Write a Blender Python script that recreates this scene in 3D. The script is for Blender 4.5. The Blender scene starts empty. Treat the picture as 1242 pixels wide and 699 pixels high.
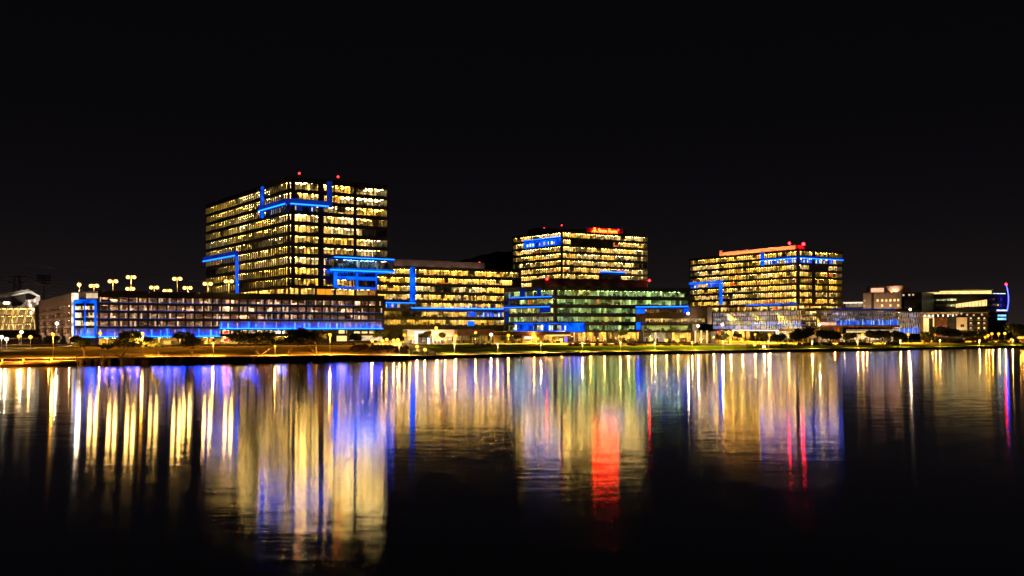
import bpy, math, random
from mathutils import Vector, Matrix

rng = random.Random(7)
S = bpy.context.scene
COL = S.collection
F, CX = 1100.0, 621.0                            # focal length (px), centre column
HY, H = 398.0, 10.0                              # horizon row and eye height
BY, BH = 410.0, 6.0                              # datum the building heights were measured from


def R(a, b):
    return rng.uniform(a, b)


def XY(px, d):
    return Vector(((px - CX) / F * d, d, 0.0))


def ZZ(y, d):
    return BH + (BY - y) / F * d


def ZN(y, d):
    return H + (HY - y) / F * d


def dz(d):
    """height of the building datum above the water at depth d"""
    return H - BH - (BY - HY) / F * d


# ------------------------------------------------------------------ materials
MATS = {}


def new_mat(name):
    m = bpy.data.materials.new(name)
    m.use_nodes = True
    nt = m.node_tree
    nt.nodes.clear()
    out = nt.nodes.new('ShaderNodeOutputMaterial')
    MATS[name] = m
    return m, nt, out


def solid(name, col, rough=0.6, var=0.25, scale=0.6, metal=0.0, spec=0.4, bump=0.0):
    m, nt, out = new_mat(name)
    b = nt.nodes.new('ShaderNodeBsdfPrincipled')
    tc = nt.nodes.new('ShaderNodeTexCoord')
    n = nt.nodes.new('ShaderNodeTexNoise')
    n.inputs['Scale'].default_value = scale
    n.inputs['Detail'].default_value = 5
    nt.links.new(tc.outputs['Object'], n.inputs['Vector'])
    r = nt.nodes.new('ShaderNodeValToRGB')
    lo = [max(0, c * (1 - var)) for c in col]
    hi = [min(1, c * (1 + var)) for c in col]
    r.color_ramp.elements[0].position = 0.3
    r.color_ramp.elements[1].position = 0.7
    r.color_ramp.elements[0].color = (*lo, 1)
    r.color_ramp.elements[1].color = (*hi, 1)
    nt.links.new(n.outputs['Fac'], r.inputs['Fac'])
    nt.links.new(r.outputs['Color'], b.inputs['Base Color'])
    b.inputs['Roughness'].default_value = rough
    b.inputs['Metallic'].default_value = metal
    b.inputs['Specular IOR Level'].default_value = spec
    if bump:
        bp = nt.nodes.new('ShaderNodeBump')
        bp.inputs['Strength'].default_value = bump
        bp.inputs['Distance'].default_value = 0.1
        nt.links.new(n.outputs['Fac'], bp.inputs['Height'])
        nt.links.new(bp.outputs['Normal'], b.inputs['Normal'])
    nt.links.new(b.outputs['BSDF'], out.inputs['Surface'])
    return m


def glow(name, col, e, var=0.0, scale=0.5):
    m, nt, out = new_mat(name)
    em = nt.nodes.new('ShaderNodeEmission')
    em.inputs['Color'].default_value = (*col, 1)
    em.inputs['Strength'].default_value = e
    if var:
        tc = nt.nodes.new('ShaderNodeTexCoord')
        n = nt.nodes.new('ShaderNodeTexNoise')
        n.inputs['Scale'].default_value = scale
        n.inputs['Detail'].default_value = 3
        nt.links.new(tc.outputs['Object'], n.inputs['Vector'])
        mr = nt.nodes.new('ShaderNodeMapRange')
        mr.inputs['From Min'].default_value = 0.3
        mr.inputs['From Max'].default_value = 0.7
        mr.inputs['To Min'].default_value = e * (1 - var)
        mr.inputs['To Max'].default_value = e * (1 + var)
        nt.links.new(n.outputs['Fac'], mr.inputs['Value'])
        nt.links.new(mr.outputs['Result'], em.inputs['Strength'])
    nt.links.new(em.outputs['Emission'], out.inputs['Surface'])
    return m


def glass(name, tint, refl=0.07):
    m, nt, out = new_mat(name)
    t = nt.nodes.new('ShaderNodeBsdfTransparent')
    t.inputs['Color'].default_value = (*tint, 1)
    g = nt.nodes.new('ShaderNodeBsdfGlossy')
    g.inputs['Roughness'].default_value = 0.05
    g.inputs['Color'].default_value = (0.9, 0.95, 1, 1)
    mx = nt.nodes.new('ShaderNodeMixShader')
    mx.inputs['Fac'].default_value = refl
    nt.links.new(t.outputs[0], mx.inputs[1])
    nt.links.new(g.outputs[0], mx.inputs[2])
    nt.links.new(mx.outputs[0], out.inputs['Surface'])
    return m


solid('dark_clad', (0.02, 0.02, 0.022), 0.4, 0.3, 0.2)
solid('black_clad', (0.012, 0.012, 0.014), 0.4, 0.3, 0.2)
solid('mullion', (0.03, 0.03, 0.034), 0.4, 0.2, 0.5)
solid('fin_metal', (0.10, 0.10, 0.11), 0.4, 0.2, 0.5)
solid('floor_in', (0.45, 0.40, 0.33), 0.7, 0.15, 0.3)
solid('carpet', (0.16, 0.13, 0.10), 0.9, 0.4, 0.15)
solid('core_in', (0.50, 0.47, 0.38), 0.8, 0.6, 0.22)
solid('part_warm', (0.62, 0.54, 0.40), 0.8, 0.3, 0.3)
solid('part_red', (0.42, 0.10, 0.05), 0.8, 0.2, 0.3)
solid('part_dark', (0.05, 0.045, 0.04), 0.8, 0.3, 0.3)
solid('furn', (0.12, 0.09, 0.06), 0.6, 0.5, 0.8)
solid('blind', (0.30, 0.26, 0.20), 0.9, 0.2, 0.5)
solid('beige', (0.42, 0.31, 0.23), 0.8, 0.12, 0.3)
solid('pale_wall', (0.55, 0.47, 0.38), 0.8, 0.12, 0.3)
solid('brown_wall', (0.16, 0.075, 0.045), 0.8, 0.3, 0.4)
solid('brown_dark', (0.05, 0.03, 0.022), 0.8, 0.3, 0.4)
solid('rust', (0.22, 0.075, 0.03), 0.7, 0.25, 0.5)
solid('grey_conc', (0.28, 0.26, 0.24), 0.8, 0.2, 0.3)
solid('white_paint', (0.75, 0.73, 0.70), 0.5, 0.06, 0.3)
solid('garage_in', (0.36, 0.28, 0.24), 0.8, 0.35, 0.25)
solid('mech_brown', (0.11, 0.085, 0.075), 0.7, 0.3, 0.2)
solid('pole', (0.30, 0.28, 0.25), 0.4, 0.1, 0.8, 0.3)
solid('pole_dark', (0.06, 0.055, 0.05), 0.5, 0.1, 0.8)
solid('bark', (0.11, 0.07, 0.045), 0.9, 0.4, 2.0)
solid('leaf_dark', (0.045, 0.060, 0.022), 0.7, 0.5, 0.7)
solid('leaf_green', (0.085, 0.105, 0.025), 0.7, 0.5, 0.7)
solid('leaf_dry', (0.16, 0.09, 0.05), 0.8, 0.5, 0.7)
solid('hedge_red', (0.16, 0.055, 0.030), 0.8, 0.5, 0.9)
solid('earth', (0.16, 0.10, 0.055), 0.95, 0.35, 0.12, spec=0.0, bump=0.4)
solid('lawn_dry', (0.11, 0.07, 0.02), 0.95, 0.4, 0.06, spec=0.0, bump=0.5)
solid('lawn_green', (0.070, 0.095, 0.012), 0.95, 0.6, 0.06, spec=0.0, bump=0.5)
solid('paving', (0.33, 0.27, 0.20), 0.9, 0.2, 0.4, spec=0.0)
solid('path_conc', (0.34, 0.27, 0.19), 0.9, 0.35, 0.25, spec=0.0)
solid('stone_dark', (0.022, 0.014, 0.010), 0.95, 0.6, 0.7, spec=0.1, bump=0.6)
solid('dock', (0.30, 0.20, 0.10), 0.8, 0.25, 0.5)
solid('hill', (0.006, 0.005, 0.006), 1.0, 0.3, 0.01)
solid('car_dark', (0.05, 0.05, 0.06), 0.3, 0.1, 0.5)
solid('cable', (0.25, 0.20, 0.17), 0.5, 0.1, 0.5)
solid('sign_glow_back', (0.20, 0.10, 0.08), 0.8, 0.1, 0.3)
solid('screen_wall', (0.42, 0.26, 0.20), 0.8, 0.1, 0.3)
solid('fabric', (0.05, 0.06, 0.09), 0.9, 0.2, 3.0)
solid('skin', (0.45, 0.28, 0.2), 0.6, 0.1, 3.0)

glow('l_warm', (1, 0.62, 0.14), 48)
glow('l_yel', (1, 0.57, 0.085), 50)
glow('l_neu', (1, 0.73, 0.29), 44)
glow('l_grn', (0.88, 1, 0.55), 44)
glow('l_blu', (0.30, 0.62, 1), 26)
glow('l_vio', (0.42, 0.45, 1), 50)
glow('l_org', (1, 0.42, 0.06), 34)
glow('l_gar', (1, 0.66, 0.38), 80)
glow('fin_glow', (1, 0.68, 0.42), 0.42, 0.7, 0.5)
glow('l_shop', (1, 0.55, 0.09), 75)
glow('l_white', (1, 0.90, 0.75), 30)
solid('mesh_screen', (0.40, 0.62, 0.66), 0.6, 0.25, 0.8)
solid('mesh_dark', (0.30, 0.31, 0.34), 0.6, 0.3, 0.8)
glow('led_strong', (0.0005, 0.040, 1), 22)
glow('led_core', (0.003, 0.062, 1), 6.0)
glow('led_line', (0.04, 0.18, 1), 0.20, 0.9, 0.06)
glow('led_panel', (0.002, 0.085, 1), 0.80, 0.85, 0.22)
glow('led_bright', (0.004, 0.028, 1), 1.4, 0.7, 0.30)
glow('led_dim', (0.02, 0.09, 1), 0.11, 0.5, 0.10)
glow('led_violet', (0.20, 0.16, 1), 1.0, 0.4, 0.2)
glow('led_fin', (0.03, 0.04, 1), 7, 0.3, 0.2)
glow('led_red', (1, 0.24, 0.06), 3.0)
glow('lit_orange', (1, 0.36, 0.015), 0.6, 0.25, 0.25)  # lit_ set: lamplight on walls and panes put in as glow
glow('lit_pink', (1, 0.5, 0.30), 0.6, 0.4, 0.3)
glow('lit_white', (1, 0.84, 0.62), 1.2, 0.3, 0.3)
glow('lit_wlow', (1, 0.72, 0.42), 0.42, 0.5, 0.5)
glow('lit_stairwell', (1, 0.80, 0.50), 0.75, 0.8, 0.5)
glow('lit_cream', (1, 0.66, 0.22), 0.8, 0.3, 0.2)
glow('lit_cool', (0.65, 0.85, 1), 1.1, 0.5, 0.4)
glow('lit_wing', (0.25, 0.65, 1), 0.9, 0.4, 0.3)
glow('sign_red', (1, 0.020, 0.0026), 30)
glow('beacon', (1, 0.006, 0.010), 26)
glow('beacon_dim', (1, 0.02, 0.02), 5)
glow('bulb_sod', (1, 0.30, 0.015), 1.9)
glow('bulb_warm', (1, 0.40, 0.05), 1.9)
glow('bulb_roof', (1, 0.52, 0.11), 3.2)
glow('bulb_white', (1, 0.80, 0.5), 3.0)
glow('car_red', (1, 0.02, 0.01), 2.0)

glass('glass', (0.78, 0.80, 0.78))
glass('glass_green', (0.50, 0.78, 0.58))
glass('glass_clear', (0.9, 0.9, 0.88), 0.05)
glass('glass_grey', (0.6, 0.62, 0.66))


# ------------------------------------------------------------------ mesh collecting
class MB:
    def __init__(self):
        self.v, self.f, self.m, self.mats = [], [], [], []

    def _mi(self, mat):
        if mat not in self.mats:
            self.mats.append(mat)
        return self.mats.index(mat)

    def poly(self, pts, mat):
        b = len(self.v)
        self.v += [tuple(p) for p in pts]
        self.f.append(tuple(range(b, b + len(pts))))
        self.m.append(self._mi(mat))

    def hexa(self, p, mat, sides=(1, 1, 1, 1, 1, 1)):
        """p: 4 bottom points then 4 top points"""
        b = len(self.v)
        self.v += [tuple(q) for q in p]
        k = self._mi(mat)
        for f in ((3, 2, 1, 0), (4, 5, 6, 7), (0, 1, 5, 4), (1, 2, 6, 5), (2, 3, 7, 6), (3, 0, 4, 7)):
            self.f.append(tuple(b + i for i in f))
            self.m.append(k)

    def box(self, c, s, mat, rz=0.0):
        ca, sa = math.cos(rz), math.sin(rz)
        p = []
        for dz in (-.5, .5):
            for dx, dy in ((-.5, -.5), (.5, -.5), (.5, .5), (-.5, .5)):
                x, y = dx * s[0], dy * s[1]
                p.append((c[0] + x * ca - y * sa, c[1] + x * sa + y * ca, c[2] + dz * s[2]))
        self.hexa(p, mat)

    def prism(self, pts, z0, z1, mat):
        n = len(pts)
        b = len(self.v)
        self.v += [(p[0], p[1], z0) for p in pts] + [(p[0], p[1], z1) for p in pts]
        k = self._mi(mat)
        self.f.append(tuple(b + i for i in range(n))[::-1])
        self.f.append(tuple(b + n + i for i in range(n)))
        self.m += [k, k]
        for i in range(n):
            j = (i + 1) % n
            self.f.append((b + i, b + j, b + n + j, b + n + i))
            self.m.append(k)

    def tube(self, pts, rads, mat, seg=6):
        k = self._mi(mat)
        rings = []
        for i, p in enumerate(pts):
            p = Vector(p)
            d = (Vector(pts[min(i + 1, len(pts) - 1)]) - Vector(pts[max(i - 1, 0)])).normalized()
            a = d.cross(Vector((0, 0, 1)) if abs(d.z) < .9 else Vector((1, 0, 0))).normalized()
            c = d.cross(a)
            r = rads[i] if hasattr(rads, '__len__') else rads
            ring = []
            for q in range(seg):
                t = 2 * math.pi * q / seg
                ring.append(len(self.v))
                self.v.append(tuple(p + a * (r * math.cos(t)) + c * (r * math.sin(t))))
            rings.append(ring)
        for i in range(len(rings) - 1):
            for q in range(seg):
                w = (q + 1) % seg
                self.f.append((rings[i][q], rings[i][w], rings[i + 1][w], rings[i + 1][q]))
                self.m.append(k)
        self.f.append(tuple(rings[0][::-1]))
        self.f.append(tuple(rings[-1]))
        self.m += [k, k]

    def ball(self, c, r, mat, n=8, sq=1.0):
        k = self._mi(mat)
        b = len(self.v)
        m = n // 2
        for i in range(m + 1):
            th = math.pi * i / m
            for j in range(n):
                ph = 2 * math.pi * j / n
                self.v.append((c[0] + r * math.sin(th) * math.cos(ph), c[1] + r * math.sin(th) * math.sin(ph), c[2] + sq * r * math.cos(th)))
        for i in range(m):
            for j in range(n):
                w = (j + 1) % n
                self.f.append((b + i * n + j, b + (i + 1) * n + j, b + (i + 1) * n + w, b + i * n + w))
                self.m.append(k)

    def build(self, name, parent=None, smooth=False):
        if not self.v:
            return None
        me = bpy.data.meshes.new(name)
        me.from_pydata(self.v, [], self.f)
        for mt in self.mats:
            me.materials.append(MATS[mt])
        me.polygons.foreach_set('material_index', self.m)
        if smooth:
            me.polygons.foreach_set('use_smooth', [True] * len(self.f))
        me.update()
        o = bpy.data.objects.new(name, me)
        COL.objects.link(o)
        if parent is not None:
            o.parent = parent
            par = parent
            off = Vector((0, 0, 0))
            while par is not None:
                off += par.location
                par = par.parent
            o.location = -off if off.length > 0 else o.location
        return o


def thing(name, label, cat, loc=(0, 0, 0), group=None):
    o = bpy.data.objects.new(name, None)
    o.empty_display_size = 1
    COL.objects.link(o)
    o.location = loc
    o['label'] = label
    o['category'] = cat
    if group:
        o['group'] = group
    return o


def tag(o, label, cat, group=None):
    o['label'] = label
    o['category'] = cat
    if group:
        o['group'] = group
    return o


def struct(o, kind='structure'):
    o['kind'] = kind
    return o


# ------------------------------------------------------------------ terrain
SO = [(-900, 150), (-300, 185), (0, 200), (150, 216), (300, 228), (465, 249), (620, 300), (850, 367), (1060, 440), (1242, 574), (1500, 800), (2200, 1400)]
SH = [(-900, 190), (-300, 226), (0, 244), (150, 259), (300, 268), (465, 287), (620, 322), (850, 367), (1060, 407), (1242, 466), (1500, 600), (2200, 1000)]


def shore_d(px, tab=None):
    tab = tab or SH
    for (a, b), (c, d) in zip(tab, tab[1:]):
        if px <= c:
            t = (px - a) / (c - a)
            return b + (d - b) * t
    return tab[-1][1]


def nd(px, d):
    so, sn = shore_d(px, SO), shore_d(px)
    k = so + 100
    return d if d >= k else sn + (d - so) * (k - sn) / (k - so)


def hgt(s, px=0):
    t = max(0.0, min(1.0, s / 80.0))
    t = t ** 0.85
    r = 2.4 if px < 480 else 2.4 - 2.05 * min(1, (px - 480) / 520)
    base = 1.45 - .75 * max(0.0, min(1, (px - 420) / 100))
    return base + r * t


def gz(px, d):
    return hgt(d - shore_d(px), px)


def sheet(name, px0, px1, s0, s1, n, mat, lift, offs=None):
    mb = MB()
    k = mb._mi(mat)
    offs = offs or [s0 + (s1 - s0) * i / 8 for i in range(9)]
    for i in range(n + 1):
        px = px0 + (px1 - px0) * i / n
        sd = shore_d(px)
        for s in offs:
            p = XY(px, sd + s)
            z = hgt(s, px) + lift + (0.05 * math.sin(px * .21 + s * .13) if 6 < s < 90 and lift < .01 else 0)
            mb.v.append((p.x, p.y, z))
    m = len(offs)
    for i in range(n):
        for j in range(m - 1):
            a = i * m + j
            mb.f.append((a, a + m, a + m + 1, a + 1))
            mb.m.append(k)
    return mb.build(name)


struct(sheet('ground', -900, 2200, 0, 0, 300, 'earth', 0.0, [0, 1.5, 3, 5, 8, 12, 18, 26, 36, 50, 70, 95, 150, 260, 500, 1200, 4000, 9000]))
struct(sheet('lawn', -60, 452, 6.5, 64, 120, 'lawn_dry', 0.12))
struct(sheet('lawn', 497, 640, 7.5, 88, 60, 'lawn_green', 0.12))
struct(sheet('lawn', 640, 1000, 7.5, 62, 90, 'lawn_green', 0.12))
struct(sheet('lawn', 1000, 1242, 7.5, 48, 60, 'lawn_green', 0.12))
struct(sheet('path', -300, 1500, 1.8, 5.5, 240, 'path_conc', 0.06))
# diagonal concrete ramp path across the lawn
mb = MB()
n = 30
for i in range(n):
    q = []
    for t, w in ((i / n, 0), ((i + 1) / n, 0), ((i + 1) / n, 1), (i / n, 1)):
        px = 521 + t * 165
        s = 6 + 74 * t + w * (2.2 + 4 * t)
        p = XY(px, shore_d(px) + s)
        q.append((p.x, p.y, hgt(s, px) + 0.19))
    mb.poly(q, 'path_conc')
struct(mb.build('footpath'))
# plaza paving strip in front of the buildings
struct(sheet('plaza', 452, 1120, 92, 130, 120, 'paving', 0.05))
struct(sheet('plaza', 452, 500, 30, 92, 14, 'paving', 0.05))

# water: one sheet
mb = MB()
mb.poly([(-3000, -400, 0), (3000, -400, 0), (3000, 2500, 0), (-3000, 2500, 0)], 'earth')
wo = struct(mb.build('water'))
m, nt, out = new_mat('lake_water')
b = nt.nodes.new('ShaderNodeBsdfAnisotropic')
b.distribution = 'BECKMANN'
b.inputs['Color'].default_value = (1, 0.97, 0.95, 1)
b.inputs['Roughness'].default_value = 0.088
b.inputs['Anisotropy'].default_value = 0.45
tg = nt.nodes.new('ShaderNodeCombineXYZ')
tg.inputs[0].default_value = 1.0
nt.links.new(tg.outputs[0], b.inputs['Tangent'])
TG = tg
df = nt.nodes.new('ShaderNodeBsdfDiffuse')
df.inputs['Color'].default_value = (0.006, 0.002, 0.001, 1)
fr = nt.nodes.new('ShaderNodeFresnel')
fr.inputs['IOR'].default_value = 1.9
wm = nt.nodes.new('ShaderNodeMixShader')
fm = nt.nodes.new('ShaderNodeMath')
fm.operation = 'MULTIPLY'
fm.use_clamp = True
fm.inputs[1].default_value = 1.75
nt.links.new(fr.outputs[0], fm.inputs[0])
nt.links.new(fm.outputs[0], wm.inputs[0])
nt.links.new(df.outputs[0], wm.inputs[1])
b2 = nt.nodes.new('ShaderNodeBsdfAnisotropic')
b2.distribution = 'BECKMANN'
b2.inputs['Color'].default_value = (1, 0.97, 0.95, 1)
b2.inputs['Roughness'].default_value = 0.13
b2.inputs['Anisotropy'].default_value = 0.42
bm = nt.nodes.new('ShaderNodeMixShader')
bm.inputs[0].default_value = 0.14
nt.links.new(b.outputs[0], bm.inputs[1])
nt.links.new(b2.outputs[0], bm.inputs[2])
nt.links.new(bm.outputs[0], wm.inputs[2])
geo = nt.nodes.new('ShaderNodeNewGeometry')
acc = None
for sx, sy, amp in ((0.22, 1.1, 0.026), (0.05, 0.30, 0.005), (0.9, 3.2, 0.026)):
    mp = nt.nodes.new('ShaderNodeMapping')
    mp.inputs['Scale'].default_value = (sx, sy, 1)
    mp.inputs['Rotation'].default_value = (0, 0, math.radians(4 + 9 * sx))
    nt.links.new(geo.outputs['Position'], mp.inputs['Vector'])
    nz = nt.nodes.new('ShaderNodeTexNoise')
    nz.inputs['Scale'].default_value = 1.0
    nz.inputs['Detail'].default_value = 1.5
    nt.links.new(mp.outputs['Vector'], nz.inputs['Vector'])
    sb = nt.nodes.new('ShaderNodeVectorMath')
    sb.operation = 'SUBTRACT'
    sb.inputs[1].default_value = (.5, .5, .5)
    nt.links.new(nz.outputs['Color'], sb.inputs[0])
    ml = nt.nodes.new('ShaderNodeVectorMath')
    ml.operation = 'MULTIPLY'
    ml.inputs[1].default_value = (amp * 0.22, amp, 0)
    nt.links.new(sb.outputs[0], ml.inputs[0])
    if acc is None:
        acc = ml
    else:
        ad = nt.nodes.new('ShaderNodeVectorMath')
        nt.links.new(acc.outputs[0], ad.inputs[0])
        nt.links.new(ml.outputs[0], ad.inputs[1])
        acc = ad
ad = nt.nodes.new('ShaderNodeVectorMath')
ad.inputs[1].default_value = (0, 0, 1)
nt.links.new(acc.outputs[0], ad.inputs[0])
nm = nt.nodes.new('ShaderNodeVectorMath')
nm.operation = 'NORMALIZE'
nt.links.new(ad.outputs[0], nm.inputs[0])
nt.links.new(nm.outputs[0], b.inputs['Normal'])
nt.links.new(nm.outputs[0], b2.inputs['Normal'])
nt.links.new(TG.outputs[0], b2.inputs['Tangent'])
nt.links.new(wm.outputs[0], out.inputs['Surface'])
wo.data.materials.clear()
wo.data.materials.append(m)

# revetment wall along the water
mb = MB()
N = 420
JT = [rng.uniform(-1, 1) for _ in range(N + 1)]
for i in range(N):
    a, c = -300 + 1900 * i / N, -300 + 1900 * (i + 1) / N
    ja, jc = JT[i], JT[i + 1]
    P0, P1 = XY(a, shore_d(a) - .5 + .3 * ja), XY(c, shore_d(c) - .5 + .3 * jc)
    Q0, Q1 = XY(a, shore_d(a) + .9), XY(c, shore_d(c) + .9)
    B0, B1 = XY(a, shore_d(a) - 1.8 + 1.2 * ja), XY(c, shore_d(c) - 1.8 + 1.2 * jc)
    mb.hexa([(B0.x, B0.y, -1), (B1.x, B1.y, -1), (Q1.x, Q1.y, -1), (Q0.x, Q0.y, -1), (P0.x, P0.y, hgt(0, a) + .12 + .10 * ja), (P1.x, P1.y, hgt(0, c) + .12 + .10 * jc), (Q1.x, Q1.y, hgt(0, c) + .16), (Q0.x, Q0.y, hgt(0, a) + .16)], 'stone_dark')
tag(mb.build('embankment_wall'), 'long dark stone embankment wall along the edge of the lake', 'wall')

# floating dock on the left
dk = thing('boat_dock', 'low concrete boat dock glowing amber beside the embankment wall', 'dock')
mb = MB()
q = [XY(-90, shore_d(-90) - 13), XY(93, shore_d(93) - 7), XY(96, shore_d(96) - 1.8), XY(-90, shore_d(-90) - 1.8)]
mb.prism([(p.x, p.y) for p in q], -0.3, 1.1, 'dock')
mb.build('deck', dk)
mb = MB()
q = [XY(-90, shore_d(-90) - 13.5), XY(93.3, shore_d(93) - 7.5), XY(93, shore_d(93) - 7.02), XY(-90, shore_d(-90) - 13.02)]
mb.prism([(p.x, p.y) for p in q], 0.5, 0.8, 'dock')
mb.build('fender', dk)


# ------------------------------------------------------------------ facade tools
class Face:
    """a vertical plane from image column/depth a to c, seen left to right from the lake"""

    def __init__(self, a, c):
        self.A, self.B = XY(*a), XY(*c)
        d = self.B - self.A
        self.L = d.length
        self.d = d.normalized()
        self.n = Vector((self.d.y, -self.d.x, 0))      # towards the lake

    def P(self, u, w, z):
        """w: depth behind the face"""
        p = self.A + self.d * u - self.n * w
        return (p.x, p.y, z)

    def u(self, px):
        k = (px - CX) / F
        return (self.A.y * k - self.A.x) / (self.d.x - self.d.y * k)

    def D(self, px):
        return self.A.y + self.d.y * self.u(px)

    def z(self, px, y):
        return ZZ(y, self.D(px))

    def box(self, mb, u0, u1, w0, w1, z0, z1, mat):
        P = self.P
        mb.hexa([P(u0, w0, z0), P(u1, w0, z0), P(u1, w1, z0), P(u0, w1, z0), P(u0, w0, z1), P(u1, w0, z1), P(u1, w1, z1), P(u0, w1, z1)], mat)

    def pbox(self, mb, p0, p1, w0, w1, z0, z1, mat):
        self.box(mb, self.u(p0), self.u(p1), w0, w1, z0, z1, mat)

    def quad(self, mb, u0, u1, w, z0, z1, mat):
        P = self.P
        mb.poly([P(u0, w, z0), P(u1, w, z0), P(u1, w, z1), P(u0, w, z1)], mat)


def fit_floor(root, fc, zf, zc, dep, lights, on=0.9, e_step=2.7, part_p=1.0, furn=True, core='core_in', zsill=0.75, u0=0.4, u1=None, name='office_floor', skip=(), rows=(1.3, 4.2, 7.6), seedcol=None):
    """one lit storey behind a face: core wall, partitions, furniture, ceiling lights"""
    u1 = fc.L - 0.4 if u1 is None else u1
    mb = MB()
    fc.box(mb, u0, u1, dep, dep + 0.3, zf, zc, core)
    fc.box(mb, u0, u1, .46, dep, zf + .01, zf + .04, 'carpet')
    u = u0 + R(2, 6)
    while u < u1 - 1:
        r = rng.random()
        mt = 'part_warm' if r < .74 else 'part_dark' if r < .92 else 'part_red' if r < .95 else 'core_in'
        w0 = R(.6, 5)
        fc.box(mb, u, u + .25, w0, dep, zf, zc, mt)
        u += R(4, 13) / part_p
    u = u0 + 2.0
    while u < u1 - 1:                                 # structural columns
        fc.box(mb, u, u + .6, 1.2, 1.8, zf, zc, 'part_warm')
        u += 9.0
    if furn:
        u = u0 + R(.5, 2)
        while u < u1 - 2.5:
            ln = R(.6, 2.6)
            w = R(.6, 4)
            fc.box(mb, u, u + ln, w, w + R(.5, 1.2), zf, zf + R(.8, 1.7), 'furn' if rng.random() < .8 else 'part_warm')
            u += ln + R(.2, 2.4)
        u = u0 + R(1, 3)
        while u < u1 - 3:                              # things against the core wall
            ln = R(1, 4)
            fc.box(mb, u, u + ln, dep - R(.4, 2), dep - .05, zf, zf + R(1.0, 2.9), 'furn' if rng.random() < .65 else 'part_dark')
            u += ln + R(1, 6)
        u = u0 + R(1, 6)
        while u < u1 - 2:                              # some roller blinds
            ln = R(1.4, 4)
            h = (zc - zf) * R(.25, .7)
            if rng.random() < .5:
                fc.quad(mb, u, u + ln, .45, zc - h, zc, 'blind')
            u += ln + R(4, 18)
    o = mb.build(name, root)
    mb = MB()
    u = u0 + 1.2
    zone_end, state, mt = 0, True, lights[0]
    for w in rows:
        if w < dep - .6:
            fc.box(mb, u0, u1, w + .16, w + .26, zc - .05, zc - .01, 'fin_metal')
    fc.box(mb, u0 + .2, u0 + .3, rows[0], min(rows[-1], dep - .7) + .3, zc - .05, zc - .01, 'fin_metal')
    while u < u1 - 1.6:
        if u > zone_end:
            zone_end = u + R(5, 16)
            state = rng.random() < on
            mt = rng.choice(lights)
        if state and not any(a - .5 < u < c - .5 for a, c in skip):
            for w in rows:
                if w < dep - .6 and rng.random() < .9:
                    P = fc.P
                    ww = w + R(-.2, .1)
                    z = zc - .06
                    mb.poly([P(u, ww, z), P(u, ww + .42, z), P(u + 1.5, ww + .42, z), P(u + 1.5, ww, z)], mt)
        u += e_step
    mb.build('ceiling_light', o)
    return o


def glazing(root, fc, u0, u1, z0, z1, mat='glass', step=1.5, fin=0.0, finmat='mullion', w=.12, bar=.09):
    mb = MB()
    fc.quad(mb, u0, u1, w, z0, z1, mat)
    o = mb.build('window', root)
    mb = MB()
    fc.box(mb, u0, u1, -.04, w - .02, z0, z0 + .09, finmat)
    fc.box(mb, u0, u1, -.04, w - .02, z1 - .09, z1, finmat)
    u = u0
    n = max(1, round((u1 - u0) / step))
    for i in range(n + 1):
        uu = u0 + (u1 - u0) * i / n
        fc.box(mb, uu - bar / 2, uu + bar / 2, -fin - .03, w - .02, z0, z1, finmat)
    mb.build('window_frame', o)
    return o


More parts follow.
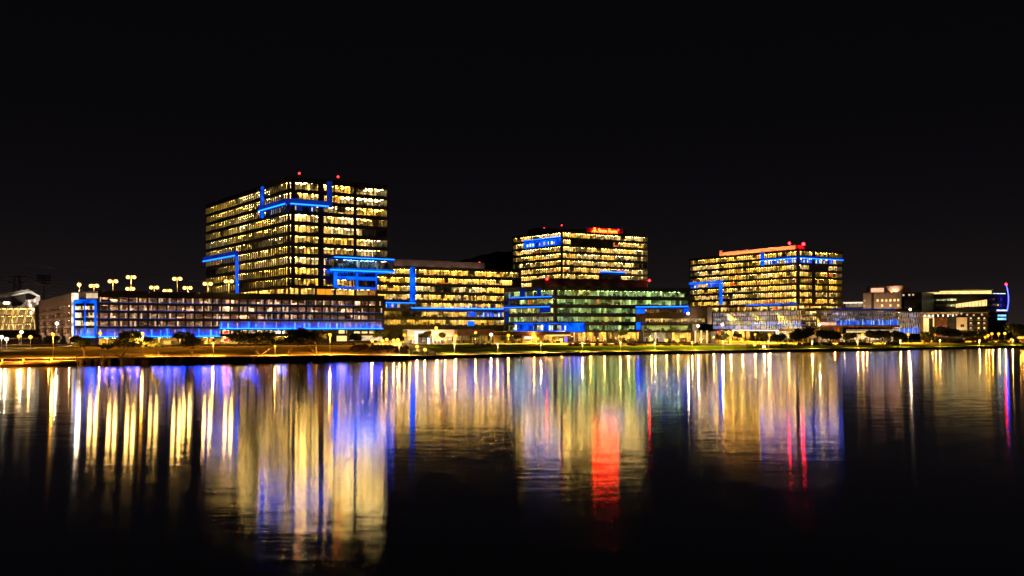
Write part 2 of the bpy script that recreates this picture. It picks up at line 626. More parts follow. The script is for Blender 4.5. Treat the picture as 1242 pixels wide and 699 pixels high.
def block(root, pts, rows, z0, ztop, wins, lights, dep=11.0, on=0.9, clad='dark_clad', glassm='glass', hw=(1.58, 1.48), step=(1.5, 1.5), fin=(0.0, 0.0), back=30.0, finmat='mullion', floor_drop=2.2, gaps=((), ()), name_wall='wall', core='core_in', on_map=None, part_p=1.0, first_base=True, lmap=None, finbars=.09):
    """pts: 2 or 3 (px, D); rows: list of window centre heights, top first; wins[face]: list of (px0, px1) window runs per row or for all rows"""
    faces = [Face(pts[i], pts[i + 1]) for i in range(len(pts) - 1)]
    wall = MB()
    rows = list(rows)
    for k, fc in enumerate(faces):
        # spandrels
        edges = [ztop] + [e for zc in rows for e in (zc + hw[1], zc - hw[0])] + [z0]
        for i in range(0, len(edges), 2):
            hi, lo = edges[i], edges[i + 1]
            if hi - lo > .01:
                fc.box(wall, 0, fc.L, 0, .3, lo, hi, clad)
        for r, zc in enumerate(rows):
            runs = wins[k](r) if callable(wins[k]) else wins[k]
            runs = [(fc.u(a), fc.u(c)) for a, c in runs]
            last = 0.0
            for a, c in runs + [(fc.L, fc.L)]:
                a, c = max(0, a), min(fc.L, c)
                if a - last > .02:
                    fc.box(wall, last, a, 0.004, .3, zc - hw[0], zc + hw[1], clad)
                if c - a > .1:
                    glazing(root, fc, a, c, zc - hw[0], zc + hw[1], glassm, step[k], fin[k], finmat, bar=finbars)
                last = c
            zf, zcl = zc - floor_drop, zc + hw[1] + .15
            dp = min(dep, back - 1)
            f_on = on if on_map is None else on_map.get(r, on)
            fit_floor(root, fc, zf, zcl, dp, lights if lmap is None else lmap.get(r, lights), f_on, core=core, part_p=part_p)
    # slabs, roof and rear walls as one body
    if len(faces) == 2:
        A, B_, C = faces[0].A, faces[0].B, faces[1].B
        Dp = A + C - B_
        poly = [A, B_, C, Dp]
    else:
        f = faces[0]
        poly = [f.A, f.B, f.B - f.n * back, f.A - f.n * back]
    cen = sum(poly, Vector()) / 4
    ins = []
    for p in poly:
        v = (cen - p).normalized()
        ins.append(p + v * .35)
    for r, zc in enumerate(rows):
        zcl = zc + hw[1] + .15
        zf_up = (rows[r - 1] - floor_drop) if r else ztop - .3
        if zf_up > zcl:
            wall.prism([(p.x, p.y) for p in ins], zcl, zf_up, 'floor_in')
    zf = rows[-1] - floor_drop
    if zf - z0 > .4:
        wall.prism([(p.x, p.y) for p in ins], z0, zf, 'floor_in')
    for i in range(len(faces), 4):
        a, c = poly[i], poly[(i + 1) % 4]
        d = (c - a).normalized()
        nn = Vector((-d.y, d.x, 0))
        wall.hexa([(a.x, a.y, z0), (c.x, c.y, z0), (c.x + nn.x * .3, c.y + nn.y * .3, z0), (a.x + nn.x * .3, a.y + nn.y * .3, z0), (a.x, a.y, ztop - .02), (c.x, c.y, ztop - .02), (c.x + nn.x * .3, c.y + nn.y * .3, ztop - .02), (a.x + nn.x * .3, a.y + nn.y * .3, ztop - .02)], clad)
    wall.build(name_wall, root)
    return faces


def fbox(root, name, fc, p0, p1, w0, w1, z0, z1, mat):
    mb = MB()
    fc.pbox(mb, p0, p1, w0, w1, z0, z1, mat)
    return mb.build(name, root)


def blue_ledge(root, fc, p0, p1, z0, z1, out=1.2, core_at='bottom', panel='led_dim'):
    """a projecting LED ledge: a bright strip, its spill on the fascia put in as dim glow"""
    mb = MB()
    fc.pbox(mb, p0, p1, -out, -.02, z0, z1, panel)
    o = mb.build('led_band', root)
    mb = MB()
    h = min(.5, (z1 - z0) * .32)
    za, zb = (z0 - .02, z0 + h) if core_at == 'bottom' else (z1 - h, z1 + .02)
    fc.pbox(mb, p0, p1, -out - .12, -out + .05, za, zb, 'led_core')
    mb.build('led_strip', o)
    return o


def blue_panel(root, fc, p0, p1, z0, z1, out=.35, mat='led_panel'):
    mb = MB()
    u0, u1 = fc.u(p0), fc.u(p1)
    n = max(1, round((u1 - u0) / 3.2))
    m_ = max(1, round((z1 - z0) / 4.4))
    for i in range(n):
        for j in range(m_):
            a, c = u0 + (u1 - u0) * i / n, u0 + (u1 - u0) * (i + 1) / n
            e, g = z0 + (z1 - z0) * j / m_, z0 + (z1 - z0) * (j + 1) / m_
            fc.box(mb, a + .04, c - .04, -out, -.02, e + .05, g - .05, mat)
    return mb.build('led_panel', root)


def blue_room(root, fc, p0, p1, z0, z1, w=1.2, mat='led_panel'):  # glow standing in for blue light on walls behind the glass
    mb = MB()
    u0, u1 = fc.u(p0), fc.u(p1)
    fc.box(mb, u0, u1, w, w + .12, z0 - .06, z0, 'fin_metal')
    u = u0
    while u < u1 - .5:
        ln = min(u1 - u, R(2.2, 6))
        if rng.random() < .86:
            fc.box(mb, u, u + ln - .3, w, w + .1, z0, z1, mat)
        u += ln
    o = mb.build('glow_panel', root)
    mb = MB()
    fc.box(mb, u0, u1, w - .25, w - .1, z0 + .1, z0 + .16, 'fin_metal')
    u = u0
    while u < u1 - 1:
        if rng.random() < .7:
            fc.box(mb, u, u + R(.4, 1.6), w - .25, w - .1, z0 + .12, z1 - R(.2, .8), 'lit_cool' if rng.random() < .7 else 'lit_wlow')
        u += R(1.5, 5)
    mb.build('lit_screen', o)
    return o


def beacon(root, p, r=.55, mat='beacon'):
    mb = MB()
    mb.tube([(p[0], p[1], p[2] - 2.0), (p[0], p[1], p[2] - r * .7)], .12, 'pole_dark')
    o = mb.build('beacon_mast', root)
    mb = MB()
    mb.ball(p, r, mat, 8)
    mb.build('beacon', o)


def at(px, y, d):
    p = XY(px, d)
    return (p.x, p.y, ZZ(y, d))


# ------------------------------------------------------------------ tower A (tall, left)
WARM = ['l_warm', 'l_warm', 'l_yel', 'l_neu', 'l_neu']
YEL = ['l_yel', 'l_warm', 'l_yel', 'l_neu']
tA = thing('office_tower', 'tallest dark glass office tower with lit floors and blue light bands, above the garage', 'office building', tuple(XY(350, 390)))
rowsA = [70.2 - 4.5 * i for i in range(8)]
frontA = [(351.5, 353.2), (357.5, 386), (392.3, 429), (432.2, 469.3)]
fA = block(tA, [(250, 467), (350.5, 380), (470, 404)], rowsA, 36.0, 73.9, [[(251, 349.6)], frontA], WARM, dep=10, on=.93, fin=(.5, .1), step=(2.4, 1.6), finmat='mullion', back=40, on_map={2: .82, 3: .9, 4: .82, 6: .85}, finbars=.22)
Lf, Rf = fA
d457 = Rf.D(457)
rowsA2 = [34.2, 29.7]
block(tA, [(250, 467), (350.5, 380), (457, d457)], rowsA2, 27.4, 36.0, [[(251, 349.6)], [(351.5, 353.2), (357.5, 386), (392.3, 404), (409, 431.5), (434, 456)]], YEL, dep=10, on=.75, fin=(.5, .1), step=(2.4, 1.6), back=40, finbars=.22)
# lobby storey: tall openings with orange and warm ceilings
lobby = [(351.5, 362), (365, 382), (384.5, 405), (407.5, 430), (432.5, 455.5)]
lobbyL = [(251, 268), (270, 290), (292, 312), (314, 333), (335, 349.5)]
block(tA, [(250, 467), (350.5, 380), (457, d457)], [24.9], 21.5, 27.4, [lobbyL, lobby], ['l_shop', 'l_warm'], dep=8, on=1.0, hw=(2.2, 2.1), floor_drop=2.2, clad='brown_wall', glassm='glass_clear', step=(4, 4), back=40, name_wall='lobby_wall')
mb = MB()
fc = Face((250, 467), (350.5, 380))
Dp = [fc.A, fc.B, Rf.A + Rf.d * Rf.u(457), fc.A + Rf.d * Rf.u(457)]
mb.prism([(p.x, p.y) for p in Dp], 3.4, 21.5, 'dark_clad')
mb.build('base', tA)
fbox(tA, 'orange_glow_wall', Rf, 386, 404.5, 2.5, 2.8, 22.8, 27.2, 'lit_orange')  # orange light on the lobby wall put in as glow
# blue bands
zt = 62.4
blue_ledge(tA, Lf, 317.5, 350.3, 62.0, 64.4, 1.6, 'bottom')
blue_ledge(tA, Rf, 350.6, 397, 62.0, 64.4, 1.6, 'bottom')
blue_panel(tA, Lf, 317, 320, 59.2, 73.2, .3)
blue_panel(tA, Rf, 396.5, 402.5, 61.8, 73.2, .6, 'led_dim')
blue_room(tA, Lf, 321, 349, rowsA[2] - 1.3, rowsA[2] + 1.2, 1.3, 'led_dim')
blue_room(tA, Rf, 358, 385, rowsA[2] - 1.3, rowsA[2] + 1.2, 1.5, 'led_dim')
blue_ledge(tA, Lf, 250, 289, 44.2, 46.6, 1.6, 'bottom')
blue_panel(tA, Lf, 286.3, 289.3, 23.5, 44.1, .3)
# projecting blue lit box low on the right, reaching past the corner
bx = Face((406, Rf.D(406) - 5), (478, Rf.D(470) - 2.5))
mb = MB()
bx.box(mb, 0, bx.L, 0, 14, 39.6, 40.6, 'led_dim')
bx.box(mb, 0, bx.L, 0, 14, 34.9, 35.9, 'led_panel')
bx.box(mb, bx.L - .5, bx.L, .4, 14, 35.9, 39.6, 'dark_clad')
bx.box(mb, 0, .5, .4, 6, 35.9, 39.6, 'dark_clad')
o = mb.build('cantilever_box', tA)
mb = MB()
bx.box(mb, -.1, bx.L + .1, -.15, .2, 40.3, 40.7, 'led_core')
bx.box(mb, -2, bx.L + .1, -.15, .2, 34.7, 35.2, 'led_core')
mb.build('led_strip', o)
fit_floor(tA, bx, 35.9, 39.6, 6, ['l_blu', 'l_neu', 'l_blu'], .95, rows=(1.0, 3.2), u1=bx.L - 1)
glazing(tA, bx, .5, bx.L - .5, 35.9, 39.6, 'glass', 2.2, w=.3)
for z0, z1 in ((31.0, 34.6), (27.6, 31.0)):
    blue_panel(tA, Rf, 404.5, 409, z0, z1, .5)
    blue_panel(tA, Rf, 431.5, 434, z0, z1, .5)
    blue_panel(tA, Rf, 455.5, 457.2, z0, z1, .5)
blue_panel(tA, Rf, 409, 456, 31.15, 32.7, .4, 'led_panel')
blue_panel(tA, Rf, 409, 456, 27.2, 28.2, .5, 'led_panel')
# roof plant and beacons
mb = MB()
q = [XY(345, 392), XY(395, 404), XY(360, 440), XY(310, 425)]
mb.prism([(p.x, p.y) for p in q], 73.3, 75.0, 'black_clad')
mb.build('roof_plant', tA)
beacon(tA, at(363, 210.5, 392), .5, 'beacon_dim')
beacon(tA, at(410, 214.8, 396), .5, 'beacon_dim')

# ------------------------------------------------------------------ long parking garage
def garage(root, pts_face, levels, ztop, back, blue_runs, ncol, fascia='black_clad', roof='grey_conc', lit=.5, lights=('l_gar',), finmat='fin_glow', end_px=None, blue_line=True, panelh=1.0, seed=1, blue_mat='led_bright', inner='garage_in', p_range=None, depth=9):
    """open parking decks: levels = slab heights bottom first, ztop = parapet top"""
    fc = pts_face
    u0, u1 = (0, fc.L) if p_range is None else (fc.u(p_range[0]), fc.u(p_range[1]))
    zs = list(levels) + [ztop - 1.9]
    for i, z in enumerate(zs):
        mb = MB()
        fc.box(mb, u0, u1, 0, back, z - .35, z, inner)
        fh = .45 if i < len(zs) - 1 else 1.9
        fc.box(mb, u0, u1, -.25, 0, z - .55, z + fh, fascia)
        if i < len(zs) - 1:
            zc = zs[i + 1] - .36
            fc.box(mb, u0, u1, depth, depth + .3, z, zc, inner)
            fc.box(mb, u0, u1, back - .3, back, z, zc, inner)
            u = u0 + R(1, 6)
            while u < u1 - 6:                       # parked cars and ramps' walls as dark shapes inside
                ln = R(2, 5)
                fc.box(mb, u, u + ln, 3, 5, z, z + R(1.0, 2.2), rng.choice(['part_dark', 'furn', 'garage_in', 'part_warm']))
                u += ln + R(.5, 6)
        dk = mb.build('deck', root)
        if i == len(zs) - 1:
            break
        mb = MB()
        fc.box(mb, u0, u1, 2.35, 2.45, zs[i + 1] - .41, zs[i + 1] - .36, 'fin_metal')
        u = u0 + 1
        while u < u1 - 2:
            if rng.random() < .85:
                P = fc.P
                zl = zs[i + 1] - .42
                mb.poly([P(u, 2.2, zl), P(u, 2.6, zl), P(u + 1.6, 2.6, zl), P(u + 1.6, 2.2, zl)], rng.choice(lights))
            u += R(3.0, 5.5)
        mb.build('ceiling_light', dk)
        mb = MB()
        fc.box(mb, u0, u1, .55, .7, zs[i + 1] - .62, zs[i + 1] - .5, 'fin_metal')
        u = u0 + R(.5, 3)
        while u < u1 - 1:                            # pale fins between the screens, lit look put in as glow
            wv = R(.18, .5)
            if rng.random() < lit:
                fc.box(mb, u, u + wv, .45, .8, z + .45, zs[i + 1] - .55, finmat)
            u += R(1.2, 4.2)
        mb.build('glow_fin', dk)
        if blue_line and i:
            mb = MB()
            fc.box(mb, u0, u1, -.30, -.255, z + .34, z + .38, 'fin_metal')
            u = u0
            while u < u1:
                ln = min(R(4, 18), u1 - u)
                if rng.random() < .8:
                    fc.box(mb, u, u + ln, -.33, -.26, z + .30, z + .42, 'led_line')
                u += ln
            mb.build('led_strip', dk)
        for (lv, a, c) in blue_runs:
            if lv != i:
                continue
            mb = MB()
            ua, uc = fc.u(a), fc.u(c)
            zt_ = zs[i + 1] - .45
            u = ua
            fc.box(mb, ua, uc, -.46, -.4, z - .35, z - .28, 'mesh_screen')
            fc.box(mb, ua, uc, -.46, -.4, zt_ - .06, zt_, 'mesh_screen')
            while u < uc - .3:                       # perforated mesh bays lit from the strip below them
                ln = min(uc - u, R(2.4, 3.4))
                fc.box(mb, u + .06, u + ln - .08, -.5, -.42, z - .3, zt_ - .03, rng.choice(['mesh_screen', 'mesh_screen', 'mesh_dark']))
                u += ln
            o = mb.build('mesh_screen', dk)
            mb = MB()
            fc.box(mb, ua, uc, -1.25, -1.0, z - .55, z - .35, 'led_strong')
            fc.box(mb, ua, uc, -1.8, -.3, z - .68, z - .6, 'black_clad')  # shelf added to keep the strip's blue off the lawn
            mb.build('led_strip', o)
            mb = MB()
            fc.box(mb, ua, uc, -.56, -.51, z - .3, z - .25, 'fin_metal')
            u = ua + .5
            while u < uc - 1:
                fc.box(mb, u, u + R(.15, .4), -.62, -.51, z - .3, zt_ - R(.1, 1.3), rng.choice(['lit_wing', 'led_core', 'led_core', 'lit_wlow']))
                u += R(1.4, 5)
            mb.build('glow_fin', o)
    for k in range(ncol):
        u = u0 + .4 + (u1 - u0 - .8) * k / max(1, ncol - 1)
        mb = MB()
        fc.box(mb, u - .3, u + .3, -.3, .4, levels[0] - .3, ztop - .1, fascia)
        mb.build('column', root)


gar = thing('parking_garage', 'long five deck parking garage with a blue lit lower level, facing the lake', 'parking garage', tuple(XY(290, 355)))
gF = Face((118.5, 331), (466, 386))
lev = [7.15, 10.1, 13.0, 15.95, 18.9]
garage(gar, gF, lev, 23.6, 40, [(0, 119, 266), (1, 266, 463)], 34, fascia='black_clad', lit=.6)
# soffit, ground storey shops behind the trees
mb = MB()
gF.box(mb, 0, gF.u(266), -.6, 2, 6.2, 6.55, 'rust')
gF.box(mb, gF.u(266), gF.L, -.6, 2, 9.0, 9.5, 'brown_wall')
gF.box(mb, gF.u(266), gF.L, 1.5, 12, 9.5, 9.75, 'part_dark')
mb.build('soffit', gar)
fit_floor(gar, gF, 3.6, 6.2, 7, ['l_shop', 'l_warm', 'l_white'], .8, u0=1, u1=gF.u(262), name='shop_floor', rows=(1.0, 3.5))
fit_floor(gar, gF, 3.6, 6.4, 9, ['l_shop', 'l_warm', 'l_white'], .85, u0=gF.u(266), u1=gF.u(352), name='shop_floor', rows=(1.0, 3.5))
fit_floor(gar, gF, 6.8, 9.0, 9, ['l_shop', 'l_white'], .6, u0=gF.u(266), u1=gF.u(352), name='shop_floor', rows=(1.0, 3.5))
for (a, c, z0, z1, mt) in ((266, 283, 7.0, 8.6, 'lit_wlow'), (268, 278, 4.4, 5.6, 'lit_cream'), (409, 421, 4.4, 9.0, 'lit_cream'), (430, 453, 6.3, 8.4, 'lit_cream'), (424, 464, 4.6, 6.2, 'lit_wlow'), (300, 318, 7.2, 8.4, 'lit_wlow'), (330, 345, 7.4, 8.6, 'lit_white'), (284, 300, 4.2, 5.4, 'lit_cream')):
    fbox(gar, 'shopfront', gF, a, c, .3, .6, z0, z1, mt)
for y in (8.3, 5.2):
    fbox(gar, 'red_banner', gF, 271.5, 277, -.1, .25, y - .6, y + .5, 'car_red')
# stair tower in blue glass at the corner
st = Face((91, 334), (118.2, 331))
garage(gar, st, [7.0, 10.3, 13.2, 16.1], 20.4, 8, [(0, 92, 118)], 0, fascia='black_clad', lit=.9, blue_line=True, finmat='lit_wlow')
mb = MB()
for (a, c, z0, z1) in ((90.6, 91.9, 6.6, 20.2), (115.8, 118.0, 6.6, 20.2), (91.9, 115.8, 18.9, 20.3), (103.5, 104.6, 6.6, 18.9)):
    st.pbox(mb, a, c, -.6, -.3, z0, z1, 'led_panel')
mb.build('led_frame', gar)
fbox(gar, 'stair_head', st, 94, 118, .5, 8, 20.4, 23.2, 'beige')
fbox(gar, 'lit_parapet', st, 104, 117.6, .2, .48, 20.8, 22.6, 'lit_wlow')
fbox(gar, 'lit_stair', st, 88.0, 90.4, -.5, 3, 4.0, 22.8, 'lit_stairwell')
# beige deck wing turning away on the left
wg = Face((47.5, 436), (87.5, 337))
for z in (7.2, 10.4, 13.4, 16.4, 19.4):
    mb = MB()
    wg.box(mb, 0, wg.L, -.2, 25, z - .5, z + .5, 'beige')
    if z < 19:
        wg.box(mb, 0, wg.L, 5, 5.3, z + .5, z + 2.5, 'part_dark')  # inner wall and floor dark, the openings' shade put into colour
        wg.box(mb, 0, wg.L, .6, 5, z + .5, z + .52, 'part_dark')
    dk = mb.build('deck', gar)
    mb = MB()
    wg.box(mb, 0, wg.L, .1, .4, z + .5, z + .62, 'beige')
    for k in range(20):
        u = 2 + (wg.L - 4) * k / 19 + R(-.4, .4)
        wg.box(mb, u, u + R(.5, 1.0), -.05, .5, z + .5, z + 2.5, 'beige')
    mb.build('upright', dk)
    mb = MB()
    for k in range(8):
        u = 2 + (wg.L - 5) * k / 7
        P = wg.P
        mb.poly([P(u, 3, z + 2.46), P(u, 3.3, z + 2.46), P(u + 1.6, 3.3, z + 2.46), P(u + 1.6, 3, z + 2.46)], 'l_gar')
    mb.build('ceiling_light', dk)
fbox(gar, 'parapet', wg, 47.5, 87.5, -.25, 25, 19.9, 22.8, 'beige')
fbox(gar, 'base', wg, 47.5, 87.5, .4, 20, 3.4, 6.7, 'grey_conc')

# ------------------------------------------------------------------ mid office slab between the towers
mM = thing('office_block', 'broad seven storey office block with grey roof screen, between the two left towers', 'office building', tuple(XY(550, 490)))
rowsM = [41.4 - 4.5 * i for i in range(7)]


def winM(r):
    if r == 0:
        return [(458, 497), (503.5, 629)]
    if r == 3:
        return [(458, 497), (503.5, 559), (562, 612)]
    if r == 4:
        return [(468, 631)]
    if r >= 5:
        return [(466, 631)]
    return [(457.5, 497), (503.5, 621)]


fM = block(mM, [(456, 476), (632, 518)], rowsM, 3.4, 44.4, [winM], YEL, dep=9, on=.93, on_map={3: .85, 5: .7, 6: .9}, step=(1.6,), fin=(.12,), back=40, hw=(1.5, 1.4))[0]
blue_panel(mM, fM, 497, 503.5, 25.0, 43.8, .5)
blue_room(mM, fM, 467.5, 486, rowsM[4] - 1.3, rowsM[4] + 1.2, 1.0, 'led_panel')
blue_ledge(mM, fM, 467.5, 503.5, rowsM[4] + 1.2, rowsM[4] + 2.2, .7, 'bottom')
blue_ledge(mM, fM, 498, 612, 20.8, 22.3, 1.2, 'top')
blue_room(mM, fM, 567, 610, rowsM[5] - 1.3, rowsM[5] + 1.2, .8)
blue_panel(mM, fM, 567, 575, 12.4, 15.2, .3)
ps = Face((474, 490), (588, 517))
mb = MB()
ps.box(mb, 0, ps.L, 0, 20, 43.9, 48.6, 'mech_brown')
mb.build('roof_screen', mM)
beacon(mM, at(581.5, 319.5, 520), .5, 'beacon_dim')

# ------------------------------------------------------------------ green glass block
gB = thing('office_block', 'low dark block with green tinted lit glass and blue ledges, beneath the red sign tower', 'office building', tuple(XY(700, 470)))
rowsG = [29.1, 24.65, 20.2, 15.75, 11.3]
GRN = ['l_grn', 'l_grn', 'l_neu', 'l_grn']


def winGr(r):
    return [(676, 834)] if r < 2 else [(676, 771)] if r < 4 else [(676, 770)]


fG = block(gB, [(611, 486), (673, 459), (836, 488)], rowsG, 9.4, 32.6, [[(612, 671)], winGr], GRN, dep=8, on=.9, on_map={0: .85, 1: .85}, clad='black_clad', glassm='glass_green', step=(1.7, 1.7), back=36, hw=(1.5, 1.2), core='core_in')
Lg, Rg = fG
# ground storey, tall yellow lit glass
block(gB, [(673, 459.5), (836, 488.5)], [6.4], 3.4, 9.4, [[(674, 688), (690, 834)]], ['l_shop', 'l_yel'], dep=7, on=.95, hw=(2.4, 2.5), floor_drop=2.6, clad='brown_wall', glassm='glass_clear', step=(2.4,), back=30, name_wall='ground_wall', part_p=1.6)
fbox(gB, 'base', Lg, 612, 672, .5, 20, 3.4, 9.4, 'brown_wall')
blue_ledge(gB, Lg, 619, 671, 26.5, 27.2, 1.0, 'top')
blue_ledge(gB, Lg, 613, 668, 21.9, 22.6, 1.0, 'bottom')
blue_panel(gB, Lg, 631, 637, 27.6, 31.6, .3, 'led_dim')
blue_panel(gB, Lg, 652, 656, 27.6, 31.6, .3, 'led_dim')
blue_panel(gB, Lg, 655, 668, 19, 21.5, .3, 'led_dim')
blue_panel(gB, Lg, 613, 617, 14, 20, .3, 'led_dim')
sb_ = Face((623, 470), (700, 453))
mb = MB()
sb_.box(mb, 0, sb_.L, 0, 10, 9.2, 9.8, 'led_panel')
sb_.box(mb, 0, sb_.L, 0, 10, 13.2, 13.7, 'led_panel')
sb_.box(mb, sb_.L * .86, sb_.L, .1, 10, 9.8, 13.2, 'led_panel')
o = mb.build('lit_terrace', gB)
blue_room(gB, sb_, 623.5, 689, 9.9, 13.1, 1.2)
# roof screen at the foot of the tower behind
rs = Face((664, 470), (788, 494))
mb = MB()
rs.box(mb, 0, rs.L, 3, 20, 32.3, 37.2, 'brown_dark')
mb.build('roof_screen', gB)
beacon(gB, at(663.5, 338.5, 472), .5)
beacon(gB, at(787.5, 341, 496), .55)

# lower wing at its right with blue roof terrace
wW = thing('office_wing', 'low wing with blue lit terrace storey and brown bands, right of the green glass block', 'office building', tuple(XY(810, 462)))
fW = block(wW, [(771.5, 463), (858, 451)], [19.6, 14.9], 13.0, 21.8, [lambda r: [(783, 829)] if r == 0 else [(783, 855)]], ['l_neu', 'l_yel'], dep=7, on=.95, clad='brown_dark', back=18, hw=(1.0, 1.0), floor_drop=1.6, step=(1.8,), name_wall='upper_wall')[0]
block(wW, [(773, 465), (840, 455.5)], [11.2], 9.3, 13.0, [[(778, 838)]], GRN, dep=7, on=.8, clad='black_clad', back=18, hw=(1.5, 1.2), step=(1.8,), name_wall='middle_wall', glassm='glass_green')
block(wW, [(775, 467), (862, 453)], [6.3], 3.4, 9.3, [[(776, 838), (843, 860)]], ['l_shop', 'l_white'], dep=7, on=1, clad='brown_dark', back=16, hw=(2.3, 2.5), floor_drop=2.5, step=(2.4,), name_wall='ground_wall', glassm='glass_clear', part_p=1.8)
blue_ledge(wW, fW, 771.5, 835, 20.9, 21.9, .6, 'top')
blue_panel(wW, fW, 771.5, 782.5, 18.4, 20.9, .3)
blue_panel(wW, fW, 771.5, 782.5, 13.6, 14.0, .3)
blue_panel(wW, fW, 771.5, 777, 10, 13.6, .3, 'led_panel')
blue_panel(wW, fW, 829, 836, 18.4, 20.8, .3)
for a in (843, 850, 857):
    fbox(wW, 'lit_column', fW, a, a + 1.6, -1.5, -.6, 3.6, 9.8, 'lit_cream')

# ------------------------------------------------------------------ tower B with the red sign
tB = thing('office_tower', 'middle dark office tower with warm lit floors, carrying the red rooftop sign', 'office building', tuple(XY(700, 600)))
rowsB = [73.0 - 4.5 * i for i in range(9)]


def winBr(r):
    if r == 1:
        return [(682.5, 692), (744, 784.5)]
    return [(682.5, 785)]


fB = block(tB, [(621.5, 630), (681, 588), (786, 621)], rowsB, 3.4, 76.0, [[(623, 680)], winBr], WARM, dep=10, on=.95, on_map={1: .85, 4: .72, 5: .9}, step=(2.2, 1.7), fin=(.2, .1), back=40, finbars=.16)
Lb, Rb = fB
blue_ledge(tB, Lb, 636, 680.8, 71.0, 71.9, .9, 'top')
blue_panel(tB, Lb, 636, 680.8, 66.6, 70.9, .3)
blue_room(tB, Lb, 640, 678, 67.4, 69.8, -.5, 'led_panel')
blue_ledge(tB, Rb, 727, 757, 48.6, 50.2, .7, 'top')
pB = Face((652, 612), (764, 634))
mb = MB()
pB.box(mb, 0, pB.L, 3, 20, 75.6, 80.5, 'mech_brown')
mb.build('roof_screen', tB)
mb = MB()
pS = Face((712, 605), (757, 616))
pS.box(mb, 0, pS.L, 1.0, 1.4, 75.7, 79.6, 'sign_glow_back')  # panel added to catch the letters' red glow as a halo
mb.build('sign_glow_panel', tB)
beacon(tB, at(660, 277.3, 618), .5, 'beacon_dim')
beacon(tB, at(681.3, 273.8, 618), .5, 'beacon_dim')
beacon(tB, at(750, 279.3, 612), .45)

# the rooftop sign
sg = thing('rooftop_sign', 'glowing red rooftop lettering with a three oval emblem on the middle tower', 'sign', tuple(pS.P(0, 0, 75.8)))
ang = math.atan2(pS.d.y, pS.d.x)
cu = bpy.data.curves.new('lettering', 'FONT')
cu.body = 'State Farm'
cu.size = 4.4
cu.extrude = .2
cu.offset = .05
cu.space_character = 1.0
tmp = bpy.data.objects.new('tmp', cu)
COL.objects.link(tmp)
bpy.context.view_layer.update()
me = bpy.data.meshes.new_from_object(tmp.evaluated_get(bpy.context.evaluated_depsgraph_get()))
bpy.data.objects.remove(tmp)
lt = bpy.data.objects.new('lettering', me)
COL.objects.link(lt)
me.materials.clear()
me.materials.append(MATS['sign_red'])
wd = max(v.co.x for v in me.vertices)
u0, u1 = pS.u(725.8), pS.u(748.8)
sc = (u1 - u0) / wd
lt.matrix_world = Matrix.Translation(Vector(pS.P(u0, .3, 76.35))) @ Matrix.Rotation(ang, 4, 'Z') @ Matrix.Rotation(math.radians(90), 4, 'X') @ Matrix.Diagonal((sc, 1, 1, 1))
bpy.context.view_layer.update()
mw = lt.matrix_world.copy()
lt.parent = sg
lt.matrix_parent_inverse = Matrix.Translation(-Vector(sg.location))
lt.matrix_world = mw
mb = MB()
uc = pS.u(721.6)


def oval(u, z, a, b_, tilt):
    outer, inner = [], []
    for k in range(20):
        t = 2 * math.pi * k / 20
        for lst, q in ((outer, 1.0), (inner, .55)):
            x, y = a * q * math.cos(t), b_ * q * math.sin(t)
            lst.append((u + x * math.cos(tilt) - y * math.sin(tilt), z + x * math.sin(tilt) + y * math.cos(tilt)))
    for k in range(20):
        j = (k + 1) % 20
        o0, o1, i0, i1 = outer[k], outer[j], inner[k], inner[j]
        P = pS.P
        mb.hexa([P(o0[0], .2, o0[1]), P(o1[0], .2, o1[1]), P(i1[0], .2, i1[1]), P(i0[0], .2, i0[1]), P(o0[0], .5, o0[1]), P(o1[0], .5, o1[1]), P(i1[0], .5, i1[1]), P(i0[0], .5, i0[1])], 'sign_red')


oval(uc, 78.7, 1.25, .75, math.pi / 2)
oval(uc - 1.05, 77.1, 1.3, .75, math.radians(25))
oval(uc + 1.05, 77.1, 1.3, .75, math.radians(-25))
mb.build('emblem', sg)

# ------------------------------------------------------------------ tower C
tC = thing('office_tower', 'right dark office tower with orange lit roof screen and blue corner band', 'office building', tuple(XY(950, 610)))
rowsC = [61.0 - 4.4 * i for i in range(8)]


def winCr(r):
    if r == 2:
        return [(970, 981), (1005, 1021)]
    return [(970, 985), (989, 1003.5), (1005.5, 1021)]


fC = block(tC, [(836, 674), (968, 588), (1022, 610)], rowsC, 28.2, 64.0, [[(837.5, 966)], winCr], YEL, dep=10, on=.95, step=(2.0, 1.7), fin=(.25, .1), back=40, finbars=.18, part_p=1.3)
Lc, Rc = fC
block(tC, [(836, 674.5), (968, 588.6), (1022, 610.6)], [25.9], 24.0, 28.2, [[(838, 853), (855, 872), (874, 892), (894, 912), (914, 931), (933, 949), (951, 967)], [(969, 981), (983, 996), (998, 1020)]], ['l_neu', 'l_warm'], dep=6, on=1, hw=(1.7, 1.3), floor_drop=1.75, clad='brown_wall', glassm='glass_clear', step=(5, 5), back=40, name_wall='terrace_wall')
mb = MB()
mb.prism([(p.x, p.y) for p in (Lc.A - Lc.n * 1, Lc.B, Rc.B, Lc.A + Rc.d * Rc.L)], 3.4, 23.98, 'dark_clad')
mb.build('base', tC)
zl = rowsC[1]
blue_ledge(tC, Lc, 924, 967.8, zl + 1.2, zl + 2.9, 1.6, 'bottom')
blue_ledge(tC, Rc, 968.2, 1020.5, zl + 1.2, zl + 2.9, 1.6, 'bottom')
blue_room(tC, Lc, 924, 966, zl - 1.35, zl + 1.15, .9)
blue_room(tC, Rc, 970, 1013, zl - 1.35, zl + 1.15, .9)
blue_panel(tC, Lc, 922.5, 927, zl - 1.8, 63.8, .3)
zl = rowsC[4]
blue_panel(tC, Lc, 836.2, 877, zl + 1.2, zl + 3.0, .5)
blue_room(tC, Lc, 837, 872, zl - 1.35, zl + 1.15, .6)
blue_panel(tC, Lc, 872.7, 876.7, 29.5, zl + 1.2, .3)
